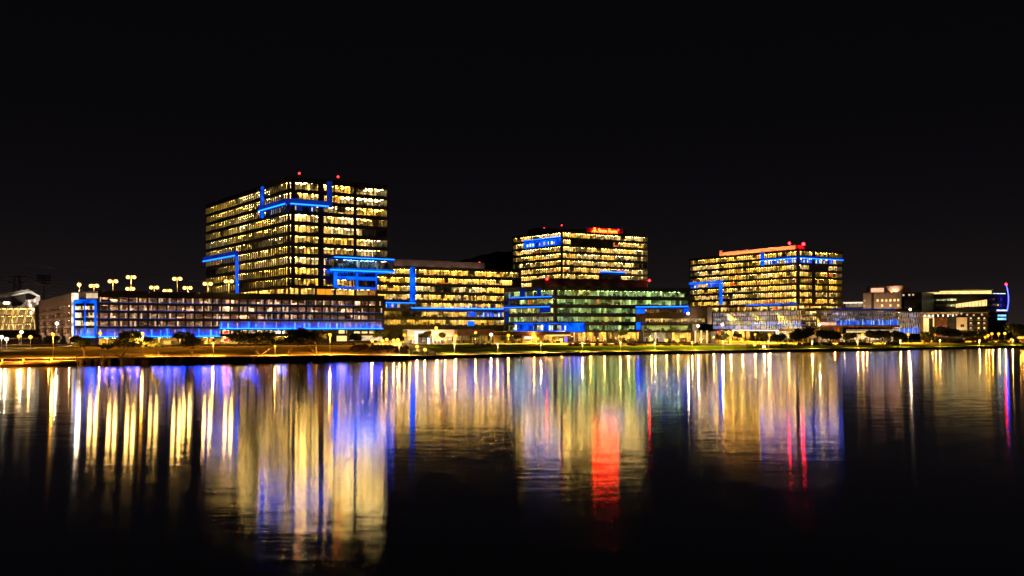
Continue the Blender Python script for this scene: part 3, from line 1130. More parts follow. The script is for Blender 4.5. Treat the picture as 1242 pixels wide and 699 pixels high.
blue_panel(tC, Lc, 905, 967, 27.9, 28.9, .5)
sC = Face((870, 652), (961, 594))
mb = MB()
sC.box(mb, 0, sC.L, 3, 12, 63.7, 67.0, 'screen_wall')
sC.box(mb, 0, 1.2, 2, 4, 63.7, 68.6, 'screen_wall')
mb.build('roof_screen', tC)
mb = MB()
sC.box(mb, 0, sC.L, 1.5, 1.7, 63.95, 64.25, 'led_red')
mb.build('led_strip', tC)
beacon(tC, at(957.5, 295, 600), .8)
beacon(tC, at(974.5, 296, 596), 1.0)

# ------------------------------------------------------------------ podium of tower C: pale finned garage screens
pC = thing('parking_garage', 'pale finned glass podium with violet blue base, in front of the right tower', 'parking garage', tuple(XY(930, 590)))
fp = Face((865, 640), (972, 547))


def finned(root, fc, u0, u1, z0, z1, nlev, blue_from, blue_z, seed=0, finm='white_paint', dens=1.1, lm=('l_vio', 'l_vio', 'l_blu', 'l_neu')):
    dz = (z1 - z0) / nlev
    for i in range(nlev + 1):
        mb = MB()
        z = z0 + dz * i
        fc.box(mb, u0, u1, .2, 14, z - .2, z + .15, 'grey_conc')
        if i < nlev:
            fc.box(mb, u0, u1, 6, 6.3, z + .15, z + dz - .2, 'garage_in')
            u = u0
            while u < u1 - 3:
                ln = R(1.5, 4)
                fc.box(mb, u, u + ln, 2.5, 4.5, z + .15, z + R(1.2, 1.9), rng.choice(['part_dark', 'furn', 'part_warm']))
                u += ln + R(.6, 5)
        dk = mb.build('deck', root)
        if i == nlev:
            break
        mb = MB()
        fc.box(mb, u0, u1, 1.75, 1.85, z + dz - .25, z + dz - .2, 'fin_metal')
        u = u0 + .5
        while u < u1 - 1.5:
            P = fc.P
            zl = z + dz - .26
            if rng.random() < .9:
                mb.poly([P(u, 1.6, zl), P(u, 2.0, zl), P(u + 1.3, 2.0, zl), P(u + 1.3, 1.6, zl)], rng.choice(lm))
            u += R(2.4, 4.0)
        mb.build('ceiling_light', dk)
        mb = MB()
        fc.box(mb, u0, u1, -.1, .36, z + dz - .35, z + dz - .25, 'fin_metal')
        fc.box(mb, u0, u1, -.1, .36, z + .2, z + .32, 'fin_metal')
        u = u0 + .3
        while u < u1 - .3:
            fc.box(mb, u, u + .22, -.3, .15, z + .1, z + dz - .15, finm)
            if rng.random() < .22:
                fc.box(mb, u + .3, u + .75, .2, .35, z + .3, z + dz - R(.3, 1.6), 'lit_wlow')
            u += dens * R(.7, 1.4)
        mb.build('fin', dk)
    ua, uc = blue_from
    mb = MB()
    fc.box(mb, ua, uc, .3, .42, blue_z[0] - .1, blue_z[0], 'fin_metal')
    u = ua
    while u < uc - .4:
        ln = R(.8, 2.0)
        fc.box(mb, u, min(u + ln, uc), .3, .4, blue_z[0], blue_z[1] - R(0, 1.2) * (blue_z[1] - blue_z[0]) * .35, 'led_panel')
        u += ln + R(.1, .35)
    o = mb.build('glow_panel', root)
    mb = MB()
    fc.box(mb, ua, uc, .05, .2, blue_z[0] + .02, blue_z[0] + .12, 'fin_metal')
    u = ua
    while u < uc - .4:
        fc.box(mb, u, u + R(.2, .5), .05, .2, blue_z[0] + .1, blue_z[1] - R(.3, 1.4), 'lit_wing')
        u += R(1.2, 4)
    mb.build('led_strip', o)


finned(pC, fp, 0, fp.L, 11.5, 23.2, 4, (fp.u(912), fp.u(972)), (13.6, 16.6), dens=1.6)
mb = MB()
u = .5
while u < fp.u(912):
    fp.box(mb, u, u + R(1, 2.4), .3, .4, 11.7, 11.7 + R(1.0, 2.6), 'led_violet' if rng.random() < .4 else 'led_panel')
    u += R(1.6, 3.5)
mb.build('glow_panel', pC)
mb = MB()
fp.box(mb, fp.u(889), fp.u(945), -.8, -.35, 10.6, 11.2, 'lit_white')
mb.build('soffit_light', pC)
mb = MB()
fp.box(mb, 0, fp.L, -.3, 14, 10.5, 11.3, 'rust')
mb.build('soffit', pC)
fp2 = Face((865, 648), (990, 556))
fit_floor(pC, fp2, 3.6, 10.4, 5, ['l_shop', 'l_white', 'l_yel'], .8, name='ground_floor', rows=(1, 3))
block(pC, [(972, 549), (991, 544)], [21.4, 18.2, 15.0], 13.0, 23.4, [[(973, 990)]], ['l_grn', 'l_neu', 'l_white', 'l_white'], dep=6, on=1, clad='mullion', hw=(1.3, 1.2), floor_drop=1.5, step=(2.6,), back=12, name_wall='corner_wall', core='white_paint')
# right-hand garage with blue fins
pR = thing('parking_garage', 'low garage with tall dark fins and bright blue lower deck, right of the finned podium', 'parking garage', tuple(XY(1060, 560)))
fr = Face((991, 551), (1116, 574))
finned(pR, fr, 0, fr.u(1091), 13.6, 22.6, 3, (fr.u(1014), fr.u(1090)), (13.9, 18.0), dens=1.4, finm='fin_metal')
finned(pR, fr, fr.u(1091), fr.L, 8.6, 22.0, 4, (fr.u(1091), fr.u(1115)), (8.9, 13.2), dens=1.3, finm='white_paint')
mb = MB()
fr.box(mb, 0, fr.L, -.4, 20, 22.8, 24.2, 'dark_clad')
fr.box(mb, fr.u(1010), fr.u(1085), -.5, -.42, 23.4, 24.0, 'led_dim')
mb.build('roof_edge', pR)
mb = MB()
fr.box(mb, 0, fr.u(1091), -.5, 18, 12.6, 13.4, 'rust')
mb.build('soffit', pR)
fbox(pR, 'red_band', fr, 994, 1013.5, -.55, -.3, 13.8, 15.6, 'lit_pink')
mb = MB()
fr.box(mb, fr.u(1013.4), fr.u(1017.5), -.6, 1.4, 3.4, 13.4, 'rust')
mb.build('pier', pR)
fit_floor(pR, fr, 3.6, 8.3, 6, ['l_white', 'l_neu', 'l_shop'], .8, u1=fr.u(1090), name='ground_floor', rows=(1, 3))
fbox(pR, 'clerestory', fr, 1027, 1091, .2, .5, 9.4, 10.0, 'lit_cream')
fbox(pR, 'clerestory', fr, 1027, 1091, .2, .5, 10.6, 11.0, 'lit_wlow')

# ------------------------------------------------------------------ pavilions on the plaza
pv = thing('pavilion', 'beige plaza pavilion with a bright white portal frame at its front', 'pavilion', tuple(XY(523, 400)))
fv = Face((494, 396), (552.5, 402))
mb = MB()
fv.box(mb, 0, fv.L, 0, 12, 6.6, 9.6, 'pale_wall')
fv.box(mb, 0, fv.L, 7, 7.3, 3.5, 6.6, 'pale_wall')
mb.build('wall', pv)
mb = MB()
u0, u1 = fv.u(502.5), fv.u(520)
fv.box(mb, u0, u0 + .8, -3, -.8, 3.4, 9.0, 'lit_white')
fv.box(mb, u1 - .8, u1, -3, -.8, 3.4, 9.0, 'lit_white')
fv.box(mb, u0 + .8, u1 - .8, -3, -.8, 8.2, 9.0, 'lit_white')
mb.build('portal_frame', pv)
fit_floor(pv, fv, 3.5, 6.6, 6.8, ['l_white', 'l_shop'], 1, name='interior', rows=(1, 3.5))
pv2 = thing('pavilion', 'flat brown roofed pavilion with dark slatted glass front, right of the portal pavilion', 'pavilion', tuple(XY(575, 402)))
fv2 = Face((553.5, 399), (598, 405))
mb = MB()
fv2.box(mb, 0, fv2.L, -1, 12, 7.1, 9.6, 'brown_wall')
mb.build('roof', pv2)
fit_floor(pv2, fv2, 3.5, 7.1, 6, ['l_yel'], .55, name='interior', rows=(2,))
glazing(pv2, fv2, .2, fv2.L - .2, 3.6, 7.1, 'glass_grey', 1.3, .3, 'dark_clad')
pv3 = thing('shop_row', 'row of low yellow lit shops with a brown canopy, below the blue terrace', 'shops', tuple(XY(645, 420)))
fv3 = Face((598.5, 410), (690, 424))
mb = MB()
fv3.box(mb, 0, fv3.L, -1.5, 12, 7.2, 9.0, 'brown_wall')
mb.build('canopy', pv3)
fit_floor(pv3, fv3, 3.5, 7.2, 6, ['l_shop', 'l_yel'], 1, name='interior', rows=(1, 3.5))
for a, c, mt in ((599, 611.5, 'pale_wall'), (633.5, 645.5, 'pale_wall'), (650, 659.5, 'pale_wall'), (684, 688, 'pale_wall')):
    fbox(pv3, 'wall', fv3, a, c, -.3, .2, 3.5, 7.2, mt)
glazing(pv3, fv3, fv3.u(612), fv3.u(633), 3.6, 7.1, 'glass_grey', 1.8, .1)
glazing(pv3, fv3, fv3.u(660), fv3.u(684), 3.6, 6.4, 'glass_grey', 2.4, .1)
fbox(pv3, 'lit_fascia', fv3, 660, 690, -1.7, -1.52, 7.0, 7.5, 'lit_cream')
fbox(pv3, 'shop_sign', fv3, 636, 644, -.5, -.32, 5.6, 6.6, 'lit_white')
fbox(pv3, 'blue_poster', fv3, 684.5, 687.5, -.5, -.32, 3.9, 6.4, 'led_violet')

ADDED_FLOODS = []
# ------------------------------------------------------------------ right-hand background
hot = thing('hotel', 'beige hotel block with a grid of small warm windows and lit roof recess', 'hotel', tuple(XY(1072, 690)))
fh = Face((1047, 712), (1093, 694))
mb = MB()
fh.box(mb, 0, fh.L, 0, 25, 3.4, 41, 'beige')
fh.box(mb, fh.u(1050), fh.L + 1, 2, 22, 41, 46, 'beige')
mb.build('wall', hot)
fbox(hot, 'roof_recess', fh, 1055.5, 1071, 1.75, 1.98, 41.4, 44.6, 'lit_pink')
for k in range(4):
    for px in (1064.5, 1070, 1075, 1080, 1085, 1089.5):
        if rng.random() < .12:
            continue
        fbox(hot, 'window', fh, px - 1.2, px + 1.2, -.1, -.02, 34.0 - 4 * k, 35.8 - 4 * k, 'lit_cream')
    for px in (1048.5,):
        fbox(hot, 'window', fh, px - .9, px + .9, -.1, -.02, 34.5 - 4 * k, 35.6 - 4 * k, 'lit_wlow')
mb = MB()
fh.box(mb, fh.u(1057), fh.u(1060), -.3, -.02, 20, 41, 'part_dark')  # dark strip proud of the wall, drawn as the recess's shade
mb.build('recess', hot)
drk = thing('office_block', 'dark unlit block with three small lamps at its top, right of the beige hotel', 'office building', tuple(XY(1105, 680)))
fd = Face((1092.5, 697), (1118, 686))
mb = MB()
fd.box(mb, 0, fd.L, 0, 25, 3.4, 40.5, 'black_clad')
for k in range(6):
    fd.box(mb, 0, fd.L, -.4, -.02, 12 + 4.4 * k, 13 + 4.4 * k, 'dark_clad')
mb.build('wall', drk)
for px in (1096, 1103, 1107.8):
    fbox(drk, 'wall_lamp', fd, px - 1, px + 1, -.5, -.1, 38.0, 39.3, 'lit_wlow')
wr = thing('rooftop_canopy', 'white lit flat roof canopy on slim posts, beyond the right garage', 'canopy', tuple(XY(1034, 720)))
fw = Face((1022, 726), (1047, 716))
mb = MB()
fw.box(mb, 0, fw.L, 0, 8, 34.2, 34.9, 'white_paint')
fw.box(mb, 0, fw.L, 7.5, 8, 30.5, 34.2, 'white_paint')
mb.build('roof', wr)
mb = MB()
fw.box(mb, .5, fw.L - .5, .2, .6, 33.5, 34.1, 'lit_white')
mb.build('strip_light', wr)
for k in range(5):
    u = .6 + (fw.L - 1.6) * k / 4
    mb = MB()
    fw.box(mb, u, u + .35, .3, .6, 3.4, 33.5, 'grey_conc')
    mb.build('post', wr)

ro = thing('office_tower', 'far right office building with curved cream lit roof band and cool white floors', 'office building', tuple(XY(1170, 700)))
rowsR = [35.6 - 4.3 * i for i in range(4)]


def winR(r):
    return [(1120, 1127), (1130, 1197), (1200, 1221.5)]


fR_ = block(ro, [(1118, 706), (1198, 698), (1222, 704)], rowsR, 3.4, 40.0, [lambda r: [(1119, 1126), (1133, 1160)] if r < 2 else [(1119, 1126)], [(1199, 1221)]], ['l_neu', 'l_grn', 'l_white'], dep=6, on=.75, on_map={0: .85, 1: .8}, clad='dark_clad', back=30, hw=(1.0, .9), floor_drop=2.0, step=(2.2, 2.2), part_p=1.5)
fa, fb2 = fR_
rc = Face((1122, 712), (1204, 702))
mb = MB()
nseg = 12
for k in range(nseg):
    t0, t1 = k / nseg, (k + 1) / nseg
    zz = [40.0 + 3.2 * math.sin(math.pi * (.25 + .75 * t) * .66) for t in (t0, t1)]
    P = rc.P
    ua, ub = rc.L * t0, rc.L * t1
    mb.hexa([P(ua, -1.5, zz[0]), P(ub, -1.5, zz[1]), P(ub, 10, zz[1]), P(ua, 10, zz[0]), P(ua, -1.5, zz[0] + .5), P(ub, -1.5, zz[1] + .5), P(ub, 10, zz[1] + .5), P(ua, 10, zz[0] + .5)], 'pale_wall')
mb.build('roof', ro)
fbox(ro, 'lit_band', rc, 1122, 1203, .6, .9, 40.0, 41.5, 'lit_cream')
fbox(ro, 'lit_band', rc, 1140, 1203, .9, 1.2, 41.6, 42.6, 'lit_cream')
fbox(ro, 'lit_band', Face((1204, 702), (1221, 706)), 1205, 1220, .3, .6, 38.6, 40.6, 'lit_cool')
ob = Face((1160, 690), (1197, 682))
mb = MB()
P = ob.P
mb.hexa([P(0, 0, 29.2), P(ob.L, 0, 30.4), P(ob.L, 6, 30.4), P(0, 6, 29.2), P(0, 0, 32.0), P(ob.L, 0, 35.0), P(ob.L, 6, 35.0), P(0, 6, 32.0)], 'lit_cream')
o = mb.build('lit_oriel', ro)
mb = MB()
ob.box(mb, 0, ob.L, -.2, -.02, 29.5, 29.8, 'beige')
for k in range(9):
    u = ob.L * (k + .5) / 9
    ob.box(mb, u - .15, u + .15, -.2, -.02, 29.6, 32.0 + 2.6 * k / 9, 'beige')
mb.build('mullion', o)
mb = MB()
fl = fb2
for k, (z0, z1) in enumerate(((22.6, 24.0), (19.9, 21.4), (26.8, 27.8))):
    fl.box(mb, fl.u(1210 if k < 2 else 1209), fl.L - .4, -.2, -.02, z0, z1, 'lit_wing' if k < 2 else 'lit_cool')
mb.build('lit_window', ro)
fin = thing('light_fin', 'tall curved blue lit fin with a red lamp on top, at the far right roof', 'light mast', tuple(XY(1222, 700)))
mb = MB()
pts = []
for k in range(13):
    t = k / 12
    px = 1220.3 + 3.2 * math.sin(math.pi * (t * .8 + .1)) - .6 * t
    pts.append(at(px, 377.5 - 31 * t, 700))
mb.tube(pts, [.38 - .1 * k / 12 for k in range(13)], 'led_fin', 6)
mb.build('fin', fin)
mb = MB()
mb.tube([at(1221.2, 420, 702), at(1221.2, 378, 702)], .5, 'pole_dark', 6)
mb.build('mast', fin)
beacon(fin, at(1220.3, 345, 700), .9)

ap = thing('apartment_block', 'low apartments with white portal, brown wall and small balconies, right of the blue garage', 'apartment building', tuple(XY(1160, 640)))
fp_ = Face((1116, 655), (1199, 636))
mb = MB()
fp_.box(mb, 0, fp_.L, 6, 20, 3.4, 24.0, 'part_dark')
fp_.box(mb, 0, fp_.u(1163), 0, 6, 23.0, 24.4, 'white_paint')
fp_.box(mb, fp_.u(1163), fp_.L, 1, 20, 23.4, 24.2, 'grey_conc')
fp_.box(mb, 0, fp_.u(1119.5), -.3, 6, 3.4, 22.0, 'pale_wall')
fp_.box(mb, fp_.u(1133), fp_.u(1149), -.4, 6, 6.5, 21.0, 'brown_wall')
fp_.box(mb, fp_.u(1160), fp_.u(1173), -.6, 6, 11.5, 20.5, 'white_paint')
fp_.box(mb, fp_.u(1165), fp_.u(1169.5), -.62, -.3, 13.6, 15.6, 'part_dark')
mb.build('wall', ap)
for a, c, z0, z1, mt in ((1116.5, 1132, 20, 22.2, 'lit_wlow'), (1120, 1126.5, 9, 20, 'lit_cream'), (1131.5, 1133, 14, 20.5, 'lit_cream'), (1151, 1156, 9.6, 11.2, 'lit_cream')):
    fbox(ap, 'lit_window', fp_, a, c, 2.0, 2.3, z0, z1, mt)
mb = MB()
for px in (1121, 1126, 1131, 1137, 1143, 1149, 1155):
    fp_.box(mb, fp_.u(px), fp_.u(px + 1.6), 1, 1.3, 21.2, 22.6, 'lit_white')
for px in (1151.5, 1159, 1165, 1172, 1180, 1190):
    z = R(20.8, 22.6)
    fp_.box(mb, fp_.u(px), fp_.u(px + 2.2), 1, 1.3, z, z + 1.3, 'lit_wlow')
mb.build('ceiling_light', ap)
for k in range(4):
    for px in (1177.5, 1187, 1194):
        z = 8.0 + 3.4 * k
        mb = MB()
        fp_.box(mb, fp_.u(px - 2), fp_.u(px + 2.6), -1.2, 1.5, z, z + .25, 'pale_wall')
        fp_.box(mb, fp_.u(px - 2), fp_.u(px + 2.6), -1.25, -1.1, z + .25, z + 1.1, 'fin_metal')
        o = mb.build('balcony', ap)
        mb = MB()
        fp_.box(mb, fp_.u(px - 1), fp_.u(px + 1.2), 1.8, 2.0, z + .6, z + 2.2, 'lit_wlow' if rng.random() < .6 else 'lit_cream')
        mb.build('lit_window', o)
lo = thing('low_building', 'small low lit building behind the round tree at the far right', 'building', tuple(XY(1238, 760)))
fl_ = Face((1231, 775), (1262, 760))
mb = MB()
fl_.box(mb, 0, fl_.L, 0, 15, 3.4, 12, 'pale_wall')
mb.build('wall', lo)
fbox(lo, 'lit_window', fl_, 1232.5, 1250, -.2, -.02, 7.6, 8.8, 'lit_cream')
fbox(lo, 'lit_window', fl_, 1234, 1250, -.2, -.02, 4.5, 6.2, 'lit_cream')

# ------------------------------------------------------------------ stadium at far left
sd = thing('stadium', 'white lit stadium stand with sloping roof and bare raking steelwork, behind the beige garage wing', 'stadium', tuple(XY(20, 520)))
fs = Face((-60, 520), (48.5, 540))
mb = MB()
P = fs.P


def slab(pts, w0, w1, mat, tgt):
    q = [P(fs.u(px), w0, fs.z(px, y)) for px, y in pts] + [P(fs.u(px), w1, fs.z(px, y)) for px, y in pts]
    n = len(pts)
    b = len(tgt.v)
    tgt.v += q
    k = tgt._mi(mat)
    tgt.f.append(tuple(b + i for i in range(n)))
    tgt.f.append(tuple(b + n + i for i in range(n))[::-1])
    tgt.m += [k, k]
    for i in range(n):
        j = (i + 1) % n
        tgt.f.append((b + i, b + n + i, b + n + j, b + j))
        tgt.m.append(k)


slab([(-60, 368), (34, 351.5), (48.5, 359.5), (48.3, 361), (34, 354.5), (-60, 371.5)], -2, 22, 'white_paint', mb)
mb.build('roof', sd)
mb = MB()
slab([(42.8, 361), (48.5, 360), (48.5, 406), (42.8, 406)], 0, 20, 'grey_conc', mb)
mb.build('end_wall', sd)
for k, y in enumerate((373, 382, 392, 400)):
    mb = MB()
    slab([(-60, y + 1.2), (43, y), (43, y + 1.0), (-60, y + 2.2)], 1, 16, 'grey_conc', mb)
    dk = mb.build('concourse', sd)
    mb = MB()
    px = -58
    while px < 42:
        u = fs.u(px)
        z = fs.z(px, y + 2.9 - 1.2 * (px + 60) / 103)
        if rng.random() < .75:
            mb.poly([P(u, 3, z - .1), P(u, 4.2, z - .1), P(u + 1.4, 4.2, z - .1), P(u + 1.4, 3, z - .1)], rng.choice(['l_neu', 'l_neu', 'l_yel']))
        px += R(2.0, 3.6)
    mb.build('ceiling_light', dk)
for k in range(11):
    px = -57 + 9.3 * k + R(-1.5, 2.5)
    mb = MB()
    a, c = P(fs.u(px), 2, fs.z(px, 405)), P(fs.u(px + 9), 2, fs.z(px + 9, 366))
    mb.tube([a, c], .5, 'white_paint', 6)
    if k % 3 == 1:
        a, c = P(fs.u(px + 8), 5, fs.z(px + 8, 404)), P(fs.u(px + 4), 5, fs.z(px + 4, 384))
        mb.tube([a, c], .35, 'grey_conc', 6)
    mb.build('raker_beam', sd)
mb = MB()
slab([(-60, 372), (43, 362), (43, 406), (-60, 406)], 17, 17.5, 'garage_in', mb)
mb.build('back_wall', sd)
mb = MB()
slab([(-60, 402), (43, 401), (43, 409), (-60, 409)], -1.0, 0, 'part_dark', mb)
mb.build('base_wall', sd)
mb = MB()
slab([(14, 360), (31, 357), (31, 366), (26, 371), (14, 372)], .2, .8, 'part_dark', mb)
mb.build('screen', sd)
for (px, y) in ((34.5, 366.5), (36, 371), (39, 375), (37, 380), (42, 364.5)):
    fbox(sd, 'light_panel', fs, px - 1.5, px + 1.5, 10, 10.3, fs.z(px, y + 2), fs.z(px, y - 2), 'lit_white')
mb = MB()
for dx in (-2.6, -.2, 2.4):
    mb.ball(at(8 + dx, 367.6, 515), .75, 'bulb_white', 8)
mb.build('floodlight', sd)


def point(name, parent, loc, col, watts, r=.25):
    L = bpy.data.lights.new(name, 'POINT')
    L.energy = watts
    L.color = col
    L.shadow_soft_size = r
    o = bpy.data.objects.new(name, L)
    COL.objects.link(o)
    o.parent = parent
    off = Vector((0, 0, 0))
    p = parent
    while p is not None:
        off += p.location
        p = p.parent
    o.location = Vector(loc) - off
    return o


def down(name, parent, loc, col, watts, size=160):
    L = bpy.data.lights.new(name, 'SPOT')
    L.energy = watts
    L.color = col
    L.spot_size = math.radians(size)
    L.spot_blend = .25
    L.shadow_soft_size = .2
    o = bpy.data.objects.new(name, L)
    COL.objects.link(o)
    o.parent = parent
    off = Vector((0, 0, 0))
    p = parent
    while p is not None:
        off += p.location
        p = p.parent
    o.location = Vector(loc) - off
    return o


def wash(parent, loc, target, col, watts, size=110):
    """an unseen floodlight added to light a wall or lawn: housing and beam"""
    mb = MB()
    mb.box(loc, (.6, .6, .4), 'pole_dark')
    h = mb.build('floodlight', parent)  # unseen housing, added to carry the beam
    L = down('added_flood_beam', h, (loc[0], loc[1], loc[2] + .4), col, watts, size)
    d = (Vector(target) - Vector(loc)).normalized()
    L.rotation_euler = d.to_track_quat('-Z', 'Y').to_euler()


# transmission towers and floodlight mast and cables behind
for px, d, lab in ((18, 640, 'dark lattice pylon with wires, behind the stadium roof, nearer the frame edge'), (24, 650, 'dark lattice pylon with wires, behind the stadium roof, nearer the floodlight mast')):
    t = thing('pylon', lab, 'pylon', tuple(XY(px, d)), 'pylons behind the stadium')
    mb = MB()
    top = ZZ(334, d)
    c = XY(px, d)
    for sx, sy in ((-1, -1), (1, -1), (1, 1), (-1, 1)):
        mb.tube([(c.x + sx * 2, c.y + sy * 2, 3), (c.x + sx * .5, c.y + sy * .5, top)], .18, 'pole_dark', 4)
    z = 8.0
    sgn = 1
    while z < top - 3:
        w = 2 - 1.5 * (z - 3) / (top - 3)
        mb.tube([(c.x - sgn * w, c.y - w, z), (c.x + sgn * w, c.y - w, z + 4)], .12, 'pole_dark', 4)
        z += 4
        sgn = -sgn
    mb.build('lattice_mast', t)
    mb = MB()
    for z in (top - 1, top - 5):
        mb.box((c.x, c.y, z), (9, .5, .5), 'pole_dark')
    mb.build('crossarm', t)
ms = thing('floodlight_mast', 'unlit stadium floodlight mast with a wide rack, beside the stadium', 'light mast', tuple(XY(53, 560)))
mb = MB()
mb.tube([(*XY(53, 560).xy, 3), at(53, 335, 560)], [.5, .3], 'cable', 8)
mb.build('pole', ms)
mb = MB()
c = at(53, 339, 559)
for r in range(4):
    for q in range(6):
        mb.box((c[0] - 3.6 + q * 1.45, c[1], c[2] - 2.2 + r * 1.45), (1.1, .6, 1.0), 'pole_dark')
    mb.box((c[0], c[1] + .5, c[2] - 2.2 + r * 1.45), (9, .2, .2), 'cable')
mb.build('lamp_rack', ms)
cab = [((-40, 327), (330, 372)), ((-40, 330), (330, 375)), ((-40, 343), (200, 360)), ((-40, 346), (210, 366)), ((-40, 334), (260, 362)), ((-40, 312), (320, 345))]
for k, (a, c) in enumerate(cab):
    mb = MB()
    pts = []
    for i in range(15):
        t = i / 14
        px, y = a[0] + (c[0] - a[0]) * t, a[1] + (c[1] - a[1]) * t + 5 * math.sin(math.pi * t)
        q = XY(px, 430 + 40 * t)
        pts.append((q.x, q.y, ZN(y, 430 + 40 * t)))
    mb.tube(pts, .09, 'cable', 4)
    tag(mb.build('power_line'), 'faint sagging power line crossing the sky above the stadium and garage lamps', 'cable', 'power lines over the stadium')

for px in (1050, 1066, 1085):
    u = fh.u(px)
    ADDED_FLOODS.append((hot, fh.P(u, -9, 17), fh.P(u, 2, 40), (1, .64, .38), 4200, 100))
ADDED_FLOODS.append((hot, fh.P(fh.u(1084), -1, 41.5), fh.P(fh.u(1084), 4, 44), (1, .6, .4), 1500, 120))
for k in range(6):
    u = ps.L * (k + .5) / 6
    ADDED_FLOODS.append((mM, ps.P(u, -4, 44.2), ps.P(u, 0, 47.5), (1, .62, .46), 330, 120))
for k in range(14):
    u = sC.L * (k + .5) / 14
    ADDED_FLOODS.append((tC, sC.P(u, 0, 64.0), sC.P(u, 3.2, 66), (1, .32, .11), 1000, 140))
for k in range(4):
    u = wg.L * (k + .5) / 4
    ADDED_FLOODS.append((gar, wg.P(u, -9, 4.4), wg.P(u, 0, 15), (1, .60, .36), 2400, 120))
for px in (1141, 1155, 1166):
    u = fp_.u(px)
    ADDED_FLOODS.append((ap, fp_.P(u, -8, 4.4), fp_.P(u, 0, 15), (1, .60, .30), 1800, 110))
for px in (497, 527, 545):
    u = fv.u(px)
    ADDED_FLOODS.append((pv, fv.P(u, -4, 4.0), fv.P(u, 0, 8.5), (1, .66, .34), 1500, 120))
for k in range(6):
    u = rs.L * (k + .5) / 6
    ADDED_FLOODS.append((gB, rs.P(u, 0, 32.8), rs.P(u, 3, 35), (1, .45, .25), 60, 130))
ADDED_FLOODS.append((sd, fs.P(fs.u(44), -7, 26), fs.P(fs.u(40), 2, 33), (1, .85, .65), 2500, 100))
ADDED_FLOODS.append((sd, fs.P(fs.u(30), 8, 24), fs.P(fs.u(34), 10, 33), (1, .9, .75), 2500, 120))


def added_lawn_flood(root, fc, px, z, col, watts, half=38):
    """an added, unseen roof-edge light to brighten the lawn, cut off short of the lake"""
    p = Vector(fc.P(fc.u(px), -1.2, z))
    sd_ = shore_d(px) + 1.5
    e = XY(px, sd_)
    dist = (Vector((p.x, p.y, 0)) - e).length
    ang = math.atan2(z + dz(p.y) - 1.2, dist) + math.radians(half + .6)
    hd = (e - Vector((p.x, p.y, 0))).normalized()
    t = p + hd * (40 * math.cos(ang)) - Vector((0, 0, 40 * math.sin(ang)))
    ADDED_FLOODS.append((root, tuple(p), tuple(t), col, watts, half * 2))


for px in (125, 180, 240, 300, 360, 420, 460):
    added_lawn_flood(gar, gF, px, 23.2, (1, .50, .05), 125000)
for px in (480, 525, 570, 605):
    added_lawn_flood(mM, fM, px, 26, (1, .76, .04), 620000)
for px in (640, 690):
    added_lawn_flood(gB, sb_, px, 14.2, (1, .68, .04), 520000)
for px in (725, 760):
    added_lawn_flood(gB, Rg, px, 32, (1, .68, .04), 520000)
for px in (800, 850):
    added_lawn_flood(wW, fW, px, 21.9, (1, .70, .04), 560000)
for px in (880, 910, 940):
    added_lawn_flood(pC, fp, px, 23.6, (1, .80, .04), 1000000)
for px in (975, 1010, 1050, 1090):
    added_lawn_flood(pR, fr, px, 24.3, (1, .62, .03), 700000)
for px in (1125, 1155, 1190):
    added_lawn_flood(ap, fp_, px, 24.6, (1, .74, .04), 700000)
for a in ADDED_FLOODS:
    wash(*a)

# set every building on its own ground level
for o in list(COL.objects):
    if o.parent is None and o.type == 'EMPTY' and o.name != 'boat_dock':
        o.location.z += dz(o.location.y)

# ------------------------------------------------------------------ lamps
SOD, WRM, WHT = (1, .43, .04), (1, .60, .15), (1, .82, .58)
BULB = {SOD: 'bulb_sod', WRM: 'bulb_warm', WHT: 'bulb_white'}


def lamp(name, label, cat, group, px, y, d, base, col, watts, heads=1, br=.36, pr=.09, globe=False, pole='pole', lr=.25, arm=.9, dw=0, bm=None):
    p = (*XY(px, d).xy, ZN(y, d))
    t = thing(name, label, cat, (p[0], p[1], base), group)
    mb = MB()
    mb.tube([(p[0], p[1], base), (p[0], p[1], p[2] + (br * .8 if not globe else -.2))], [pr, pr * .8], pole, 6)
    mb.build('pole', t)
    offs = [0] if heads == 1 else [-arm, arm]
    for q in offs:
        mb = MB()
        if not globe:
            if heads > 1:
                mb.box((p[0] + q * .55, p[1], p[2] + br * .8 - .1), (abs(q) * 1.1, .1, .1), pole)
            mb.box((p[0] + q, p[1], p[2] + br * .8), (.7, .5, .2), pole)
        else:
            mb.tube([(p[0], p[1], p[2] - br - .15), (p[0], p[1], p[2] - br + .1)], [.14, .2], pole, 6)
        h = mb.build('lamp_head', t)
        mb = MB()
        mb.ball((p[0] + q, p[1], p[2]), br, bm or BULB[col], 8, .9 if globe else .8)  # oversized ball, lamp halo put into the bulb's size
        mb.build('bulb', h)
        if watts:
            point('lamp_light', h, (p[0] + q, p[1] - br - lr - .05, p[2] - .15), col, watts / len(offs), lr)
            if dw:
                down('lamp_beam', h, (p[0] + q, p[1], p[2] - br - .1), col, dw / len(offs))
    return t


